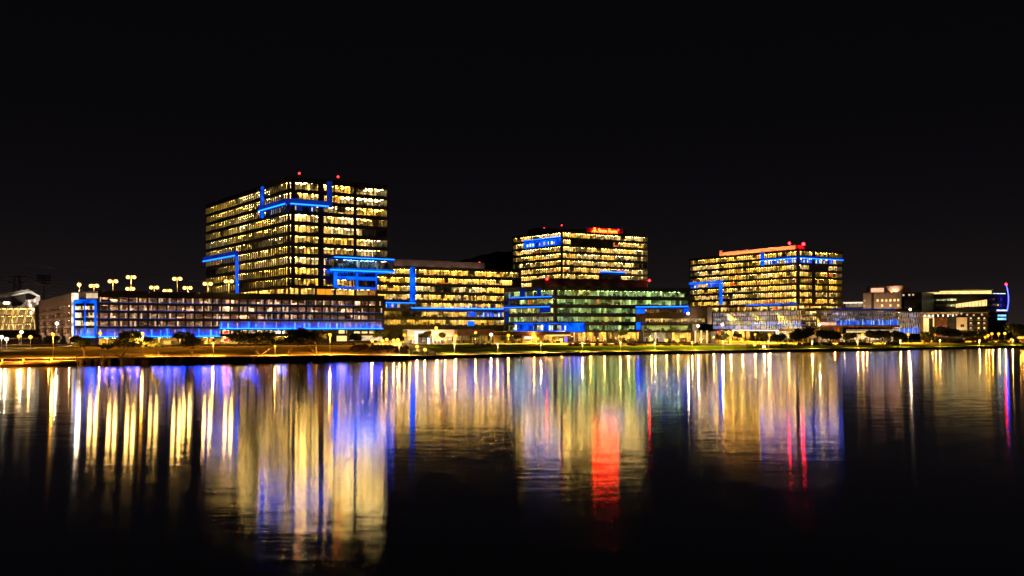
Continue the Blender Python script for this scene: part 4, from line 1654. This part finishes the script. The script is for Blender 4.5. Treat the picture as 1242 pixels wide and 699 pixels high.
ORD = ['first', 'second', 'third', 'fourth', 'fifth', 'sixth', 'seventh', 'eighth', 'ninth', 'tenth', 'eleventh', 'twelfth', 'thirteenth', 'fourteenth', 'fifteenth', 'sixteenth', 'seventeenth', 'eighteenth', 'nineteenth', 'twentieth']
roofl = [(96, 345.5, 340, 1, WHT), (114, 347, 345, 2, WRM), (137, 341.5, 338, 2, WRM), (158, 350.5, 362, 2, WRM), (159, 336.5, 340, 2, WRM), (187, 349, 362, 2, WRM), (203, 353, 370, 2, WRM), (215, 338.5, 346, 2, WRM), (227.5, 349.5, 364, 2, WRM), (252, 344.5, 352, 2, WRM), (277.5, 341.5, 354, 2, WRM)]
for i, (px, y, d, hd, col) in enumerate(roofl):
    lab = 'single white headed lamp at the garage roof corner above the blue stair' if hd == 1 else f'twin headed glowing yellow lamp on the garage roof, {ORD[i - 1]} from the left'
    lamp('roof_lamp', lab, 'lamp', 'lamps on the garage roof', px, y, d, 21.9, col, 1200, hd, .78, .13, lr=.55, dw=6000, arm=1.15, bm='bulb_roof')

shore = [(64.5, 406.5, 206, SOD, 3800, 1), (173.2, 405.5, 228, SOD, 3800, 1), (258.8, 417, 236, SOD, 1800, 1), (333.6, 418.5, 237, SOD, 1800, 1), (400.4, 407, 250, SOD, 3000, 1),
         (484.5, 418, 262, WRM, 900, 1), (551.4, 417.5, 288, WRM, 1100, 1), (603.6, 417.5, 305, WRM, 1100, 1), (656, 416.5, 322, WRM, 1300, 1), (706.3, 416.5, 337, WRM, 1300, 1), (752.6, 416, 350, WRM, 1300, 1), (794.5, 416, 362, WRM, 1300, 1), (839.5, 415.5, 374, WRM, 1300, 1), (877, 415, 388, WRM, 1300, 1), (932, 414.5, 405, WRM, 1300, 1), (985, 414.5, 424, WRM, 1300, 1), (1040, 414, 445, WRM, 1500, 1), (1092, 413.5, 475, WRM, 1500, 1), (1140, 413, 510, WRM, 1700, 1), (1188, 413, 545, WRM, 1800, 1), (1228, 412.5, 575, WRM, 1800, 1)]
for i, (px, y, d, col, w, hd) in enumerate(shore):
    d = nd(px, d)
    nm = 'amber' if col == SOD else 'pale yellow'
    lab = f'thin {nm} lakeside lamp post behind the embankment wall, {ORD[i] if i < 20 else "farthest right"} from the left' if i < 20 else 'thin pale yellow lakeside lamp post behind the embankment wall, rightmost of the row'
    lamp('lakeside_lamp', lab, 'lamp post', 'lamp posts along the lake edge', px, y, d, gz(px, d) - .05, col, w * .6, 1, .30 if w < 2500 else .5, .08, lr=.14 if w < 2500 else .24, dw=12000 if w < 2500 else 26000)

places = [(2, 409, 300, WHT, 900, 'white'), (8, 411.5, 270, WHT, 900, 'white'), (26, 403, 330, WHT, 1200, 'white'), (23, 408, 340, WRM, 700, 'yellow'), (37, 409, 300, WRM, 1200, 'yellow'), (69, 392.5, 322, WHT, 1200, 'white'),
          (86, 411, 318, WRM, 700, 'yellow'), (121.5, 404.5, 326, SOD, 700, 'amber'), (451.5, 413.5, 350, WRM, 900, 'yellow'), (463.5, 413.5, 360, WRM, 900, 'yellow'), (469, 412, 372, WRM, 700, 'yellow'), (477.5, 413, 366, WRM, 900, 'yellow'), (482.6, 412.3, 372, WRM, 900, 'yellow'), (490.6, 406.5, 385, SOD, 1100, 'amber'), (497.2, 410.5, 380, SOD, 1300, 'amber'),
          (506, 420.5, 300, WRM, 500, 'yellow'), (515.5, 424.3, 282, WRM, 450, 'yellow'), (530.5, 409, 388, SOD, 1500, 'amber'), (529, 398, 398, WRM, 500, 'yellow'), (540, 412, 390, WRM, 700, 'yellow'), (553, 407.5, 392, SOD, 1500, 'amber'), (577, 404, 394, WRM, 500, 'yellow'), (595.7, 406, 396, WHT, 800, 'white'), (616.6, 407, 404, SOD, 1200, 'amber'), (647.7, 405, 416, SOD, 1300, 'amber'), (681.5, 406, 425, SOD, 1300, 'amber'), (716, 405, 452, SOD, 1000, 'amber'), (733, 408, 450, WRM, 900, 'yellow'),
          (762, 409, 448, WRM, 900, 'yellow'), (790, 412, 440, WRM, 600, 'yellow'), (808, 413, 442, WRM, 700, 'yellow'), (822, 413.5, 442, WRM, 700, 'yellow'), (834.6, 380.5, 452, WHT, 700, 'white'), (846.7, 395.5, 455, WHT, 1000, 'white'), (850, 412, 455, WRM, 800, 'yellow'), (865, 409, 462, WRM, 1100, 'yellow'), (876.3, 393.8, 470, WHT, 2200, 'white'), (886, 412, 470, WRM, 900, 'yellow'), (900, 412.5, 475, WRM, 900, 'yellow'), (916, 406, 500, SOD, 1400, 'amber'), (915.3, 418, 432, WRM, 500, 'yellow'), (926.5, 420.8, 418, WHT, 450, 'white'), (933.4, 406.5, 505, SOD, 1400, 'amber'), (956, 406.3, 510, SOD, 1600, 'amber'), (993.8, 393.8, 535, WHT, 2200, 'white'), (1012, 406, 528, SOD, 1500, 'amber'), (1024, 409, 520, WRM, 1100, 'yellow'), (1046, 406, 540, SOD, 1500, 'amber'), (1051, 405.5, 545, SOD, 1200, 'amber'), (1101.5, 405.8, 555, SOD, 1800, 'amber'), (1104, 375.5, 562, WHT, 500, 'white'),
          (1129.8, 406, 590, SOD, 2200, 'amber'), (1133.8, 406.2, 592, SOD, 2200, 'amber'), (1169, 406.4, 600, SOD, 3000, 'amber'), (1195, 409, 612, SOD, 2400, 'amber'), (1198.5, 407, 620, SOD, 2400, 'amber'), (1203, 405, 630, SOD, 2400, 'amber'), (1211.3, 405, 634, SOD, 2600, 'amber'), (1218.8, 404.5, 640, WRM, 1600, 'yellow'), (1227, 412, 622, WRM, 800, 'yellow'), (1236.5, 408.5, 660, SOD, 1600, 'amber'), (1240, 408.8, 662, SOD, 1600, 'amber')]
REF = [(48, 'before the stadium'), (92, 'before the beige garage wing'), (135, 'beside the blue stair tower'), (476, 'near the right garage end'), (501, 'left of the white portal'), (522, 'by the lawn steps'), (553.5, 'before the portal pavilion'), (599, 'before the brown pavilion'), (692, 'before the yellow shop row'), (772, 'before the green glass block'), (841, 'before the blue terrace wing'), (880, 'left of the finned podium'), (972, 'before the finned podium'), (1090, 'before the blue finned garage'), (1117, 'at the right end of the blue garage'), (1192, 'before the low apartments'), (1223, 'below the far right office'), (1300, 'right of the round tree')]
grp = {}
for row in places:
    key = next(t for lim, t in REF if row[0] < lim)
    grp.setdefault((key, row[5]), []).append(row)
for (key, cname), rows in grp.items():
    rows.sort()
    for k, (px, y, d, col, w, _) in enumerate(rows):
        if len(rows) == 1:
            lab = f'only {cname} globe lamp {key}'
        elif k == len(rows) - 1:
            lab = f'rightmost of the {cname} globe lamps {key}'
        else:
            lab = f'{ORD[k]} from the left of the {cname} globe lamps {key}'
        d = nd(px, d)
        base = gz(px, d) - .05
        hz = ZN(y, d)
        if px in (834.6,):
            base = 21.8 + dz(454)
        if px == 1104:
            base = 24.2 + dz(570)
        if hz - base < .9:
            base = hz - .9
        lamp('globe_lamp', lab, 'lamp', 'globe lamps round the plaza and promenade', px, y, d, base, col, w * (.7 if px < 840 else 1.2), 1, .38 + .0009 * d, .07, globe=True, lr=.3, dw=w * 6 if col != WHT else w * 2)

# low bollard lights on the dock
for k, (px, d) in enumerate(((3, shore_d(3) - 9.6), (28.5, shore_d(28) - 8.8), (62.5, shore_d(62) - 7.4))):
    lab = ['low amber bollard light on the dock, at its outer left end', 'low amber bollard light on the dock, midway along it', 'low amber bollard light on the dock, at the foot of the tall lamp'][k]
    p = XY(px, d)
    t = thing('bollard_light', lab, 'bollard light', (p.x, p.y, 1.15), 'bollard lights on the dock')
    mb = MB()
    mb.tube([(p.x, p.y, 1.15), (p.x, p.y, 1.75)], .16, 'dock', 8)
    mb.build('post', t)
    mb = MB()
    mb.ball((p.x, p.y, 1.86), .2, 'bulb_sod', 8)
    mb.build('bulb', t)
    point('lamp_light', t, (p.x, p.y - 1.6, 1.7), SOD, 160, .1)
    down('lamp_beam', t, (p.x, p.y - .4, 1.9), SOD, 900)
p = XY(93.5, shore_d(94) - 5)
t = thing('mooring_post', 'thick amber lit mooring post at the right end of the dock', 'post', (p.x, p.y, 1.15))
mb = MB()
mb.tube([(p.x - .2, p.y, 1.1), (p.x - .25, p.y, 2.2), (p.x + .1, p.y, 2.6)], [.2, .18, .14], 'dock', 8)
mb.build('post', t)
mb = MB()
mb.tube([(p.x - .25, p.y, 1.2), (p.x + .9, p.y, .3)], [.12, .12], 'dock', 6)
mb.build('brace', t)

# ------------------------------------------------------------------ trees and plants
def tree_mesh(seed, h, spread, kind, leaf, n_leaf=1500, ls=.34, flat=.45, trunk=None):
    r = random.Random(seed)
    tb = MB()
    tips = []

    def limb(p, d, ln, rad, lvl):
        pts, rr = [p], [rad]
        q = Vector(p)
        dd = Vector(d)
        for i in range(4):
            dd = (dd + Vector((r.uniform(-.25, .25), r.uniform(-.25, .25), r.uniform(-.08, .16)))).normalized()
            q = q + dd * (ln / 4)
            pts.append(q.copy())
            rr.append(rad * (1 - .16 * (i + 1)))
        tb.tube(pts, rr, 'bark', 6)
        if lvl == 0:
            tips.append(q.copy())
            tips.append((pts[2] + q) / 2)
            return
        for _ in range(r.choice((2, 3, 3))):
            a = r.uniform(0, 2 * math.pi)
            out = Vector((math.cos(a), math.sin(a), 0)) * spread
            nd = (dd * .7 + out * .75 + Vector((0, 0, .35))).normalized()
            limb(q, nd, ln * r.uniform(.65, .95), rr[-1] * .75, lvl - 1)

    nst = trunk or r.choice((1, 2, 2, 3))
    for k in range(nst):
        a = r.uniform(0, 2 * math.pi)
        lean = .55 if nst > 1 else .12
        limb(Vector((0, 0, -.15)), Vector((math.cos(a) * lean, math.sin(a) * lean, 1)).normalized(), h * .36, .05 * h * .55, 2)
    top = max(t.z for t in tips)
    lb = MB()
    rad = h * .16
    for i in range(n_leaf):
        t = r.choice(tips)
        while True:
            v = Vector((r.uniform(-1, 1), r.uniform(-1, 1), r.uniform(-1, 1)))
            if v.length < 1:
                break
        c = t + Vector((v.x * rad * 1.25, v.y * rad * 1.25, v.z * rad * flat * 1.6))
        a = Vector((r.uniform(-1, 1), r.uniform(-1, 1), r.uniform(-1, 1))).normalized()
        b_ = a.cross(Vector((r.uniform(-1, 1), r.uniform(-1, 1), r.uniform(-1, 1)))).normalized()
        s = ls * r.uniform(.5, 1.2)
        lb.poly([c - a * s, c + b_ * s * .45, c + a * s, c - b_ * s * .45], leaf)
    sc = h / (top + rad * .6)
    for b2 in (tb, lb):
        b2.v = [(x * sc, y * sc, z * sc) for x, y, z in b2.v]
    return tb, lb


def mk_tree(name, parts, label, cat, group, loc, rz, sc, wide_by=1.0):
    t = thing(name, label, cat, loc, group)
    t.rotation_euler.z = rz
    t.scale = (sc * wide_by, sc * wide_by, sc)
    for pn, me in parts:
        o = bpy.data.objects.new(pn, me)
        COL.objects.link(o)
        o.parent = t
    return t


def proto(seed, h, spread, leaf, n=1500, ls=.34, flat=.45, trunk=None):
    tb, lb = tree_mesh(seed, h, spread, '', leaf, n, ls, flat, trunk)
    res = []
    for nm, b_ in (('trunk', tb), ('crown', lb)):
        o = b_.build(nm)
        me = o.data
        bpy.data.objects.remove(o)
        res.append((nm, me))
    return res


wide = [proto(3 + i, 6, 1.0, 'leaf_dark', 2000, .27, .42, 2 + i % 2) for i in range(3)]
bent = proto(17, 6, 1.2, 'leaf_dark', 1200, .30, .4, 2)
young = [proto(31 + i, 5, .7, 'leaf_green', 1300, .28, .6, 1) for i in range(3)]
dense = [proto(51 + i, 6, .9, 'leaf_dark', 2600, .36, .8, 2) for i in range(2)]

lt_ = [(103.5, 219, 5.6, 0, 'dark spreading tree beside the dock end, before the blue stair tower'), (147, 223, 5.6, 1, 'dark spreading two stemmed tree left of the amber lamp post'), (193.5, 237, 4.0, 2, 'small thin tree on the lawn between two bigger trees'), (233, 232, 5.6, 0, 'dark flat topped tree before the right end of the lower blue deck'),
       (314.5, 237, 7.4, 1, 'broad dark tree leaning left of the crooked tree, before the garage'), (384.5, 247, 8.0, 2, 'largest dark round tree on the left lawn, beside the amber lamp')]
for px, d, h, k, lab in lt_:
    d = nd(px, d)
    mk_tree('tree', wide[k], lab, 'tree', 'dark trees on the left lawn', (*XY(px, d).xy, gz(px, d)), R(0, 6), h / 6, 1.55)
mk_tree('tree', bent, 'crooked bare limbed tree with a lit leaning trunk, before the garage', 'tree', 'dark trees on the left lawn', (*XY(350.5, nd(350.5, 241)).xy, gz(350.5, nd(350.5, 241))), 2.2, .95, 1.4)
bk = [(69, 300, 4.2, 'low tree beneath the white lamp of the beige garage wing'), (94, 310, 3.8, 'low tree at the foot of the lit stair column'), (156, 318, 5.6, 'palm like dark tree against the blue deck, left of the amber lamp'), (178, 318, 3.6, 'low bush tree right of the amber lamp, before the shopfronts'), (222, 322, 5.2, 'dark tree against the right part of the lower blue deck'), (285, 322, 4.6, 'rounded dark tree before the white and red shopfronts'), (330, 325, 5.4, 'dense tree close to the garage shopfronts, behind the crooked tree'), (362, 330, 6.2, 'dense dark tree under the raised garage soffit, left of the round tree'), (393, 332, 5.4, 'dense dark tree under the raised garage soffit, behind the amber lamp'), (430, 335, 4.4, 'small tree before the cream lit wall at the garage end')]
for i, (px, d, h, lab) in enumerate(bk):
    d = nd(px, d)
    mk_tree('tree', dense[i % 2], lab, 'tree', 'trees close to the long garage', (*XY(px, d).xy, gz(px, d)), R(0, 6), h / 6, 1.3)
pl = [(452, 365, 4.4, 'leftmost young lit tree on the plaza, right of the garage'), (461, 376, 5.2, 'young lit tree left of the two plaza lamps'), (472, 384, 5.8, 'tallest young lit tree between the garage and the portal'), (487, 388, 4.6, 'young tree between the amber lamps left of the portal'), (511.5, 395, 4.4, 'young tree standing inside the white portal frame'), (525, 391, 5.8, 'dark young tree just right of the white portal frame'), (541.5, 392, 5.0, 'dark young tree before the beige pavilion wall'), (578, 394, 5.0, 'young tree with pale leaves before the brown pavilion'), (606, 398, 3.8, 'small tree against the yellow shop wall'), (622, 402, 4.2, 'young tree before the slatted shop window'), (752, 446, 7.0, 'branching young tree against the yellow lit ground floor')]
for i, (px, d, h, lab) in enumerate(pl):
    d = nd(px, d)
    mk_tree('tree', young[i % 3], lab, 'tree', 'young trees on the plaza', (*XY(px, d).xy, gz(px, d)), R(0, 6), h / 5)
rt = [(861, 470, 5.5, 'y', 'young lit tree left of the finned podium'), (871, 474, 5.0, 'y', 'young lit tree under the bright white lamp at the podium end'), (884, 480, 5.5, 'y', 'young lit tree right of the bright white lamp, before the podium'), (900, 486, 5.5, 'y', 'young lit tree before the middle of the podium soffit light'), (921, 492, 5.5, 'y', 'young lit tree between two amber lamps before the podium'),
      (946, 445, 5.8, 'd', 'leftmost dark tree of the clump before the podium corner'), (962, 452, 6.6, 'd', 'dark tree left of the podium corner glass'), (978, 458, 8.5, 'd', 'tall dark tree before the green lit corner glass'), (994, 462, 7.6, 'd', 'dark tree below the pink band of the garage'), (1009, 470, 7.0, 'd', 'dark tree left of the rust brown pier'), (1036, 500, 6.0, 'd', 'dark tree before the blue deck, left of the paired amber lamps'), (1056, 505, 7.0, 'd', 'dark tree before the middle of the blue deck'), (1070, 508, 7.4, 'd', 'dense dark tree before the right part of the blue deck'), (1086, 512, 6.8, 'd', 'dark tree left of the violet garage end'), (1120, 560, 6.5, 'd', 'dark tree right of the violet garage end'), (1140, 575, 9.0, 'd', 'dark tree before the brown apartment wall'), (1149, 580, 8.0, 'd', 'dark tree at the right edge of the brown apartment wall'), (1160, 585, 7.5, 'd', 'dark tree below the white apartment panel'), (1182, 592, 7.0, 'd', 'dark tree below the apartment balconies'), (1192, 604, 6.5, 'd', 'dark tree left of the cluster of amber lamps'), (1226, 620, 11.0, 'd', 'round dark tree standing alone at the far right'), (1240, 640, 7.0, 'd', 'dark tree at the frame edge right of the round tree')]
for i, (px, d, h, kd, lab) in enumerate(rt):
    d = nd(px, d)
    mk_tree('tree', young[i % 3] if kd == 'y' else dense[i % 2], lab, 'tree', 'trees before the right podium and apartments', (*XY(px, d).xy, gz(px, d)), R(0, 6), h / (5 if kd == 'y' else 6), 1.25)


def shrub_mesh(seed, leaf, n=260):
    r = random.Random(seed)
    b_ = MB()
    for i in range(n):
        a, q, z = r.uniform(0, 6.28), r.random() ** .5, r.random()
        c = Vector((math.cos(a) * q * (1.1 - .5 * z), math.sin(a) * q * (1.1 - .5 * z), .1 + z * 1.0 * (1.15 - q * .6)))
        u = Vector((r.uniform(-1, 1), r.uniform(-1, 1), r.uniform(-.4, 1))).normalized()
        w = u.cross(Vector((r.uniform(-1, 1), r.uniform(-1, 1), 1))).normalized()
        s = r.uniform(.12, .28)
        b_.poly([c - u * s, c + w * s * .5, c + u * s, c - w * s * .5], leaf)
    o = b_.build('shrub')
    me = o.data
    bpy.data.objects.remove(o)
    return me


sh_d = [shrub_mesh(i, 'leaf_dry') for i in range(2)]
sh_r = [shrub_mesh(9 + i, 'hedge_red') for i in range(2)]
sh_g = [shrub_mesh(19 + i, 'leaf_dark') for i in range(2)]
beds = [('dry brown shrub in the planted slope between the long garage and the lawn steps', 'shrubs on the planted slope', 424, 492, 268, 335, 70, sh_d, 1.1), ('reddish shrub in the bed along the top of the lawn, before the green block', 'shrubs along the top of the lawn', 690, 845, 400, 440, 64, sh_r, 1.0), ('reddish shrub in the small bed before the brown pavilion', 'shrubs before the brown pavilion', 576, 598, 372, 385, 14, sh_r, 1.0), ('dark green shrub in the hedge along the right promenade', 'shrubs along the right promenade', 1085, 1240, 560, 600, 50, sh_g, 1.6), ('dark green shrub under the dark tree clump before the podium', 'shrubs under the podium trees', 940, 1090, 455, 505, 56, sh_g, 1.5)]
for lab, g, a, c, d0, d1, n, meshes, sc in beds:
    for k in range(n):
        px = R(a, c)
        t_ = (px - a) / (c - a)
        d = nd(px, R(d0, d1) if a in (424, 576) else d0 + (d1 - d0) * t_ + R(-7, 7))
        d = max(shore_d(px) + 9, d)
        o = bpy.data.objects.new('shrub', meshes[k % 2])
        COL.objects.link(o)
        o.location = (*XY(px, d).xy, gz(px, d))
        o.rotation_euler.z = R(0, 6.28)
        s = sc * R(.6, 1.25)
        o.scale = (s * R(.9, 1.5), s, s)
        tag(o, lab, 'shrub', g)

# low wall of the terrace, left
mb = MB()
for i in range(60):
    a, c = -40 + 470 * i / 60, -40 + 470 * (i + 1) / 60
    q = [XY(a, shore_d(a) + 66), XY(c, shore_d(c) + 66), XY(c, shore_d(c) + 66.5), XY(a, shore_d(a) + 66.5)]
    z = hgt(66)
    mb.hexa([(p.x, p.y, z - .4) for p in q] + [(p.x, p.y, z + .55) for p in q], 'part_dark')
tag(mb.build('low_wall'), 'low dark terrace wall at the top of the left lawn', 'wall')

# steps down the lawn
stp = thing('steps', 'straight flight of pale steps with dark side walls, running down to the lakeside path', 'steps', (*XY(500, 300).xy, 1.4))
a0, b0 = XY(519, shore_d(519) + 5.5), XY(489, shore_d(489) + 70)
z0, z1 = 1.4, 3.7
dv = (b0 - a0)
nv = Vector((dv.y, -dv.x, 0)).normalized()
mb = MB()
NS = 26
for k in range(NS):
    p, q = a0 + dv * k / NS, a0 + dv * (k + 1) / NS
    z = z0 + (z1 - z0) * (k + 1) / NS
    w = nv * 2.2
    mb.hexa([(p.x, p.y, z - 1.2), ((p + w).x, (p + w).y, z - 1.2), ((q + w).x, (q + w).y, z - 1.2), (q.x, q.y, z - 1.2), (p.x, p.y, z), ((p + w).x, (p + w).y, z), ((q + w).x, (q + w).y, z), (q.x, q.y, z)], 'path_conc')
mb.build('stair', stp)
for sgn in (-.5, 2.25):
    mb = MB()
    p, q, w = a0 + nv * sgn, b0 + nv * sgn, nv * .4
    mb.hexa([(p.x, p.y, z0 - 1), ((p + w).x, (p + w).y, z0 - 1), ((q + w).x, (q + w).y, z1 - 1), (q.x, q.y, z1 - 1), (p.x, p.y, z0 + .6), ((p + w).x, (p + w).y, z0 + .6), ((q + w).x, (q + w).y, z1 + .6), (q.x, q.y, z1 + .6)], 'part_dark')
    mb.build('side_wall', stp)

# dark bollards on the promenade
for k, (px, dd, lab) in enumerate(((122.5, 3, 'slim dark post on the path between the two left trees'), (496.5, 4, 'dark post at the path beside the foot of the steps, left one'), (500.5, 9, 'dark post on the lawn slope beside the steps'), (516.5, 2, 'dark post at the bottom of the steps'), (906, 16, 'tall dark post on the lawn before the podium'))):
    d = shore_d(px) + dd
    p = XY(px, d)
    t = thing('bollard', lab, 'post', (p.x, p.y, gz(px, d)))
    mb = MB()
    mb.tube([(p.x, p.y, gz(px, d)), (p.x, p.y, gz(px, d) + (1.1 if k != 4 else 2.2))], .14, 'pole_dark', 8)
    mb.build('post', t)
    mb = MB()
    mb.ball((p.x, p.y, gz(px, d) + (1.15 if k != 4 else 2.25)), .17, 'pole_dark', 8)
    mb.build('cap', t)
p = XY(126.5, shore_d(126.5) + 3)
t = thing('litter_bin', 'dark round litter bin on the lakeside path, right of the slim post', 'bin', (p.x, p.y, 1.4))
mb = MB()
mb.tube([(p.x, p.y, 1.35), (p.x, p.y, 2.2)], [.3, .34], 'pole_dark', 10)
mb.build('bin_body', t)
mb = MB()
mb.tube([(p.x, p.y, 2.22), (p.x, p.y, 2.4)], [.37, .16], 'mullion', 10)
mb.build('lid', t)

# hills
mb = MB()
hl = [(-500, 408), (300, 400), (420, 372), (480, 345), (540, 322), (575, 312), (600, 306), (618, 305), (640, 311), (700, 330), (800, 352), (900, 366), (1050, 388), (1250, 398), (1700, 404)]
for (a, ya), (c, yc) in zip(hl, hl[1:]):
    n = 8
    for i in range(n):
        t0, t1 = i / n, (i + 1) / n
        pa, pc = a + (c - a) * t0, a + (c - a) * t1
        y0, y1 = ya + (yc - ya) * t0 + .6 * math.sin(pa * .31), ya + (yc - ya) * t1 + .6 * math.sin(pc * .31)
        A, B_ = XY(pa, 1500), XY(pc, 1500)
        A2, B2 = XY(pa, 2300), XY(pc, 2300)
        A0, B0 = XY(pa, 1250), XY(pc, 1250)
        za, zc = ZN(y0, 1500), ZN(y1, 1500)
        mb.poly([(A0.x, A0.y, 3), (B0.x, B0.y, 3), (B_.x, B_.y, zc), (A.x, A.y, za)], 'hill')
        mb.poly([(A.x, A.y, za), (B_.x, B_.y, zc), (B2.x, B2.y, 3), (A2.x, A2.y, 3)], 'hill')
struct(mb.build('hill'))

# ------------------------------------------------------------------ sky, moon-weak sun, camera
w = bpy.data.worlds.new('World')
S.world = w
w.use_nodes = True
nt = w.node_tree
nt.nodes.clear()
out = nt.nodes.new('ShaderNodeOutputWorld')
bg = nt.nodes.new('ShaderNodeBackground')
sky = nt.nodes.new('ShaderNodeTexSky')
sky.sky_type = 'NISHITA'
sky.sun_disc = False
sky.sun_elevation = math.radians(-4)
sky.sun_rotation = math.radians(200)
bg.inputs['Strength'].default_value = 0.004
nt.links.new(sky.outputs['Color'], bg.inputs['Color'])
bg2 = nt.nodes.new('ShaderNodeBackground')
tc = nt.nodes.new('ShaderNodeTexCoord')
sx = nt.nodes.new('ShaderNodeSeparateXYZ')
nt.links.new(tc.outputs['Generated'], sx.inputs[0])
rp = nt.nodes.new('ShaderNodeValToRGB')
e = rp.color_ramp.elements
e[0].position = 0.0
e[0].color = (0.0105, 0.0072, 0.0068, 1)
e[1].position = 0.36
e[1].color = (0.0009, 0.0008, 0.0011, 1)
for pos, col in ((0.05, (0.0043, 0.0032, 0.0036, 1)), (0.13, (0.0020, 0.0017, 0.0023, 1)), (0.22, (0.0012, 0.0010, 0.0015, 1))):
    q = rp.color_ramp.elements.new(pos)
    q.color = col
nt.links.new(sx.outputs['Z'], rp.inputs['Fac'])
nt.links.new(rp.outputs['Color'], bg2.inputs['Color'])
ads = nt.nodes.new('ShaderNodeAddShader')
nt.links.new(bg.outputs[0], ads.inputs[0])
nt.links.new(bg2.outputs[0], ads.inputs[1])
nt.links.new(ads.outputs[0], out.inputs['Surface'])

L = bpy.data.lights.new('moon', 'SUN')
L.energy = 0.004
L.angle = math.radians(.5)
L.color = (1, .93, .85)
o = bpy.data.objects.new('moon', L)
o.rotation_euler = (math.radians(50), 0, math.radians(20))
COL.objects.link(o)

cam = bpy.data.cameras.new('camera')
cam.sensor_width = 36
cam.lens = F / 1242 * 36
cam.shift_y = (HY - 349.5) / 1242
cam.clip_start = .5
cam.clip_end = 20000
co = bpy.data.objects.new('camera', cam)
co.location = (0, 0, H)
co.rotation_euler = (math.radians(90), 0, 0)
COL.objects.link(co)
S.camera = co

S.render.engine = 'CYCLES'
c = S.cycles
c.max_bounces = 5
c.diffuse_bounces = 2
c.glossy_bounces = 2
c.transmission_bounces = 2
c.transparent_max_bounces = 6
c.use_denoising = True
try:
    c.denoiser = 'OPENIMAGEDENOISE'
except Exception:
    pass
c.sample_clamp_indirect = 12
c.caustics_reflective = True
c.use_light_tree = True
c.use_adaptive_sampling = True
c.adaptive_threshold = 0.01
S.view_settings.view_transform = 'Standard'
S.view_settings.look = 'None'
S.view_settings.gamma = 1
S.view_settings.exposure = 0.9
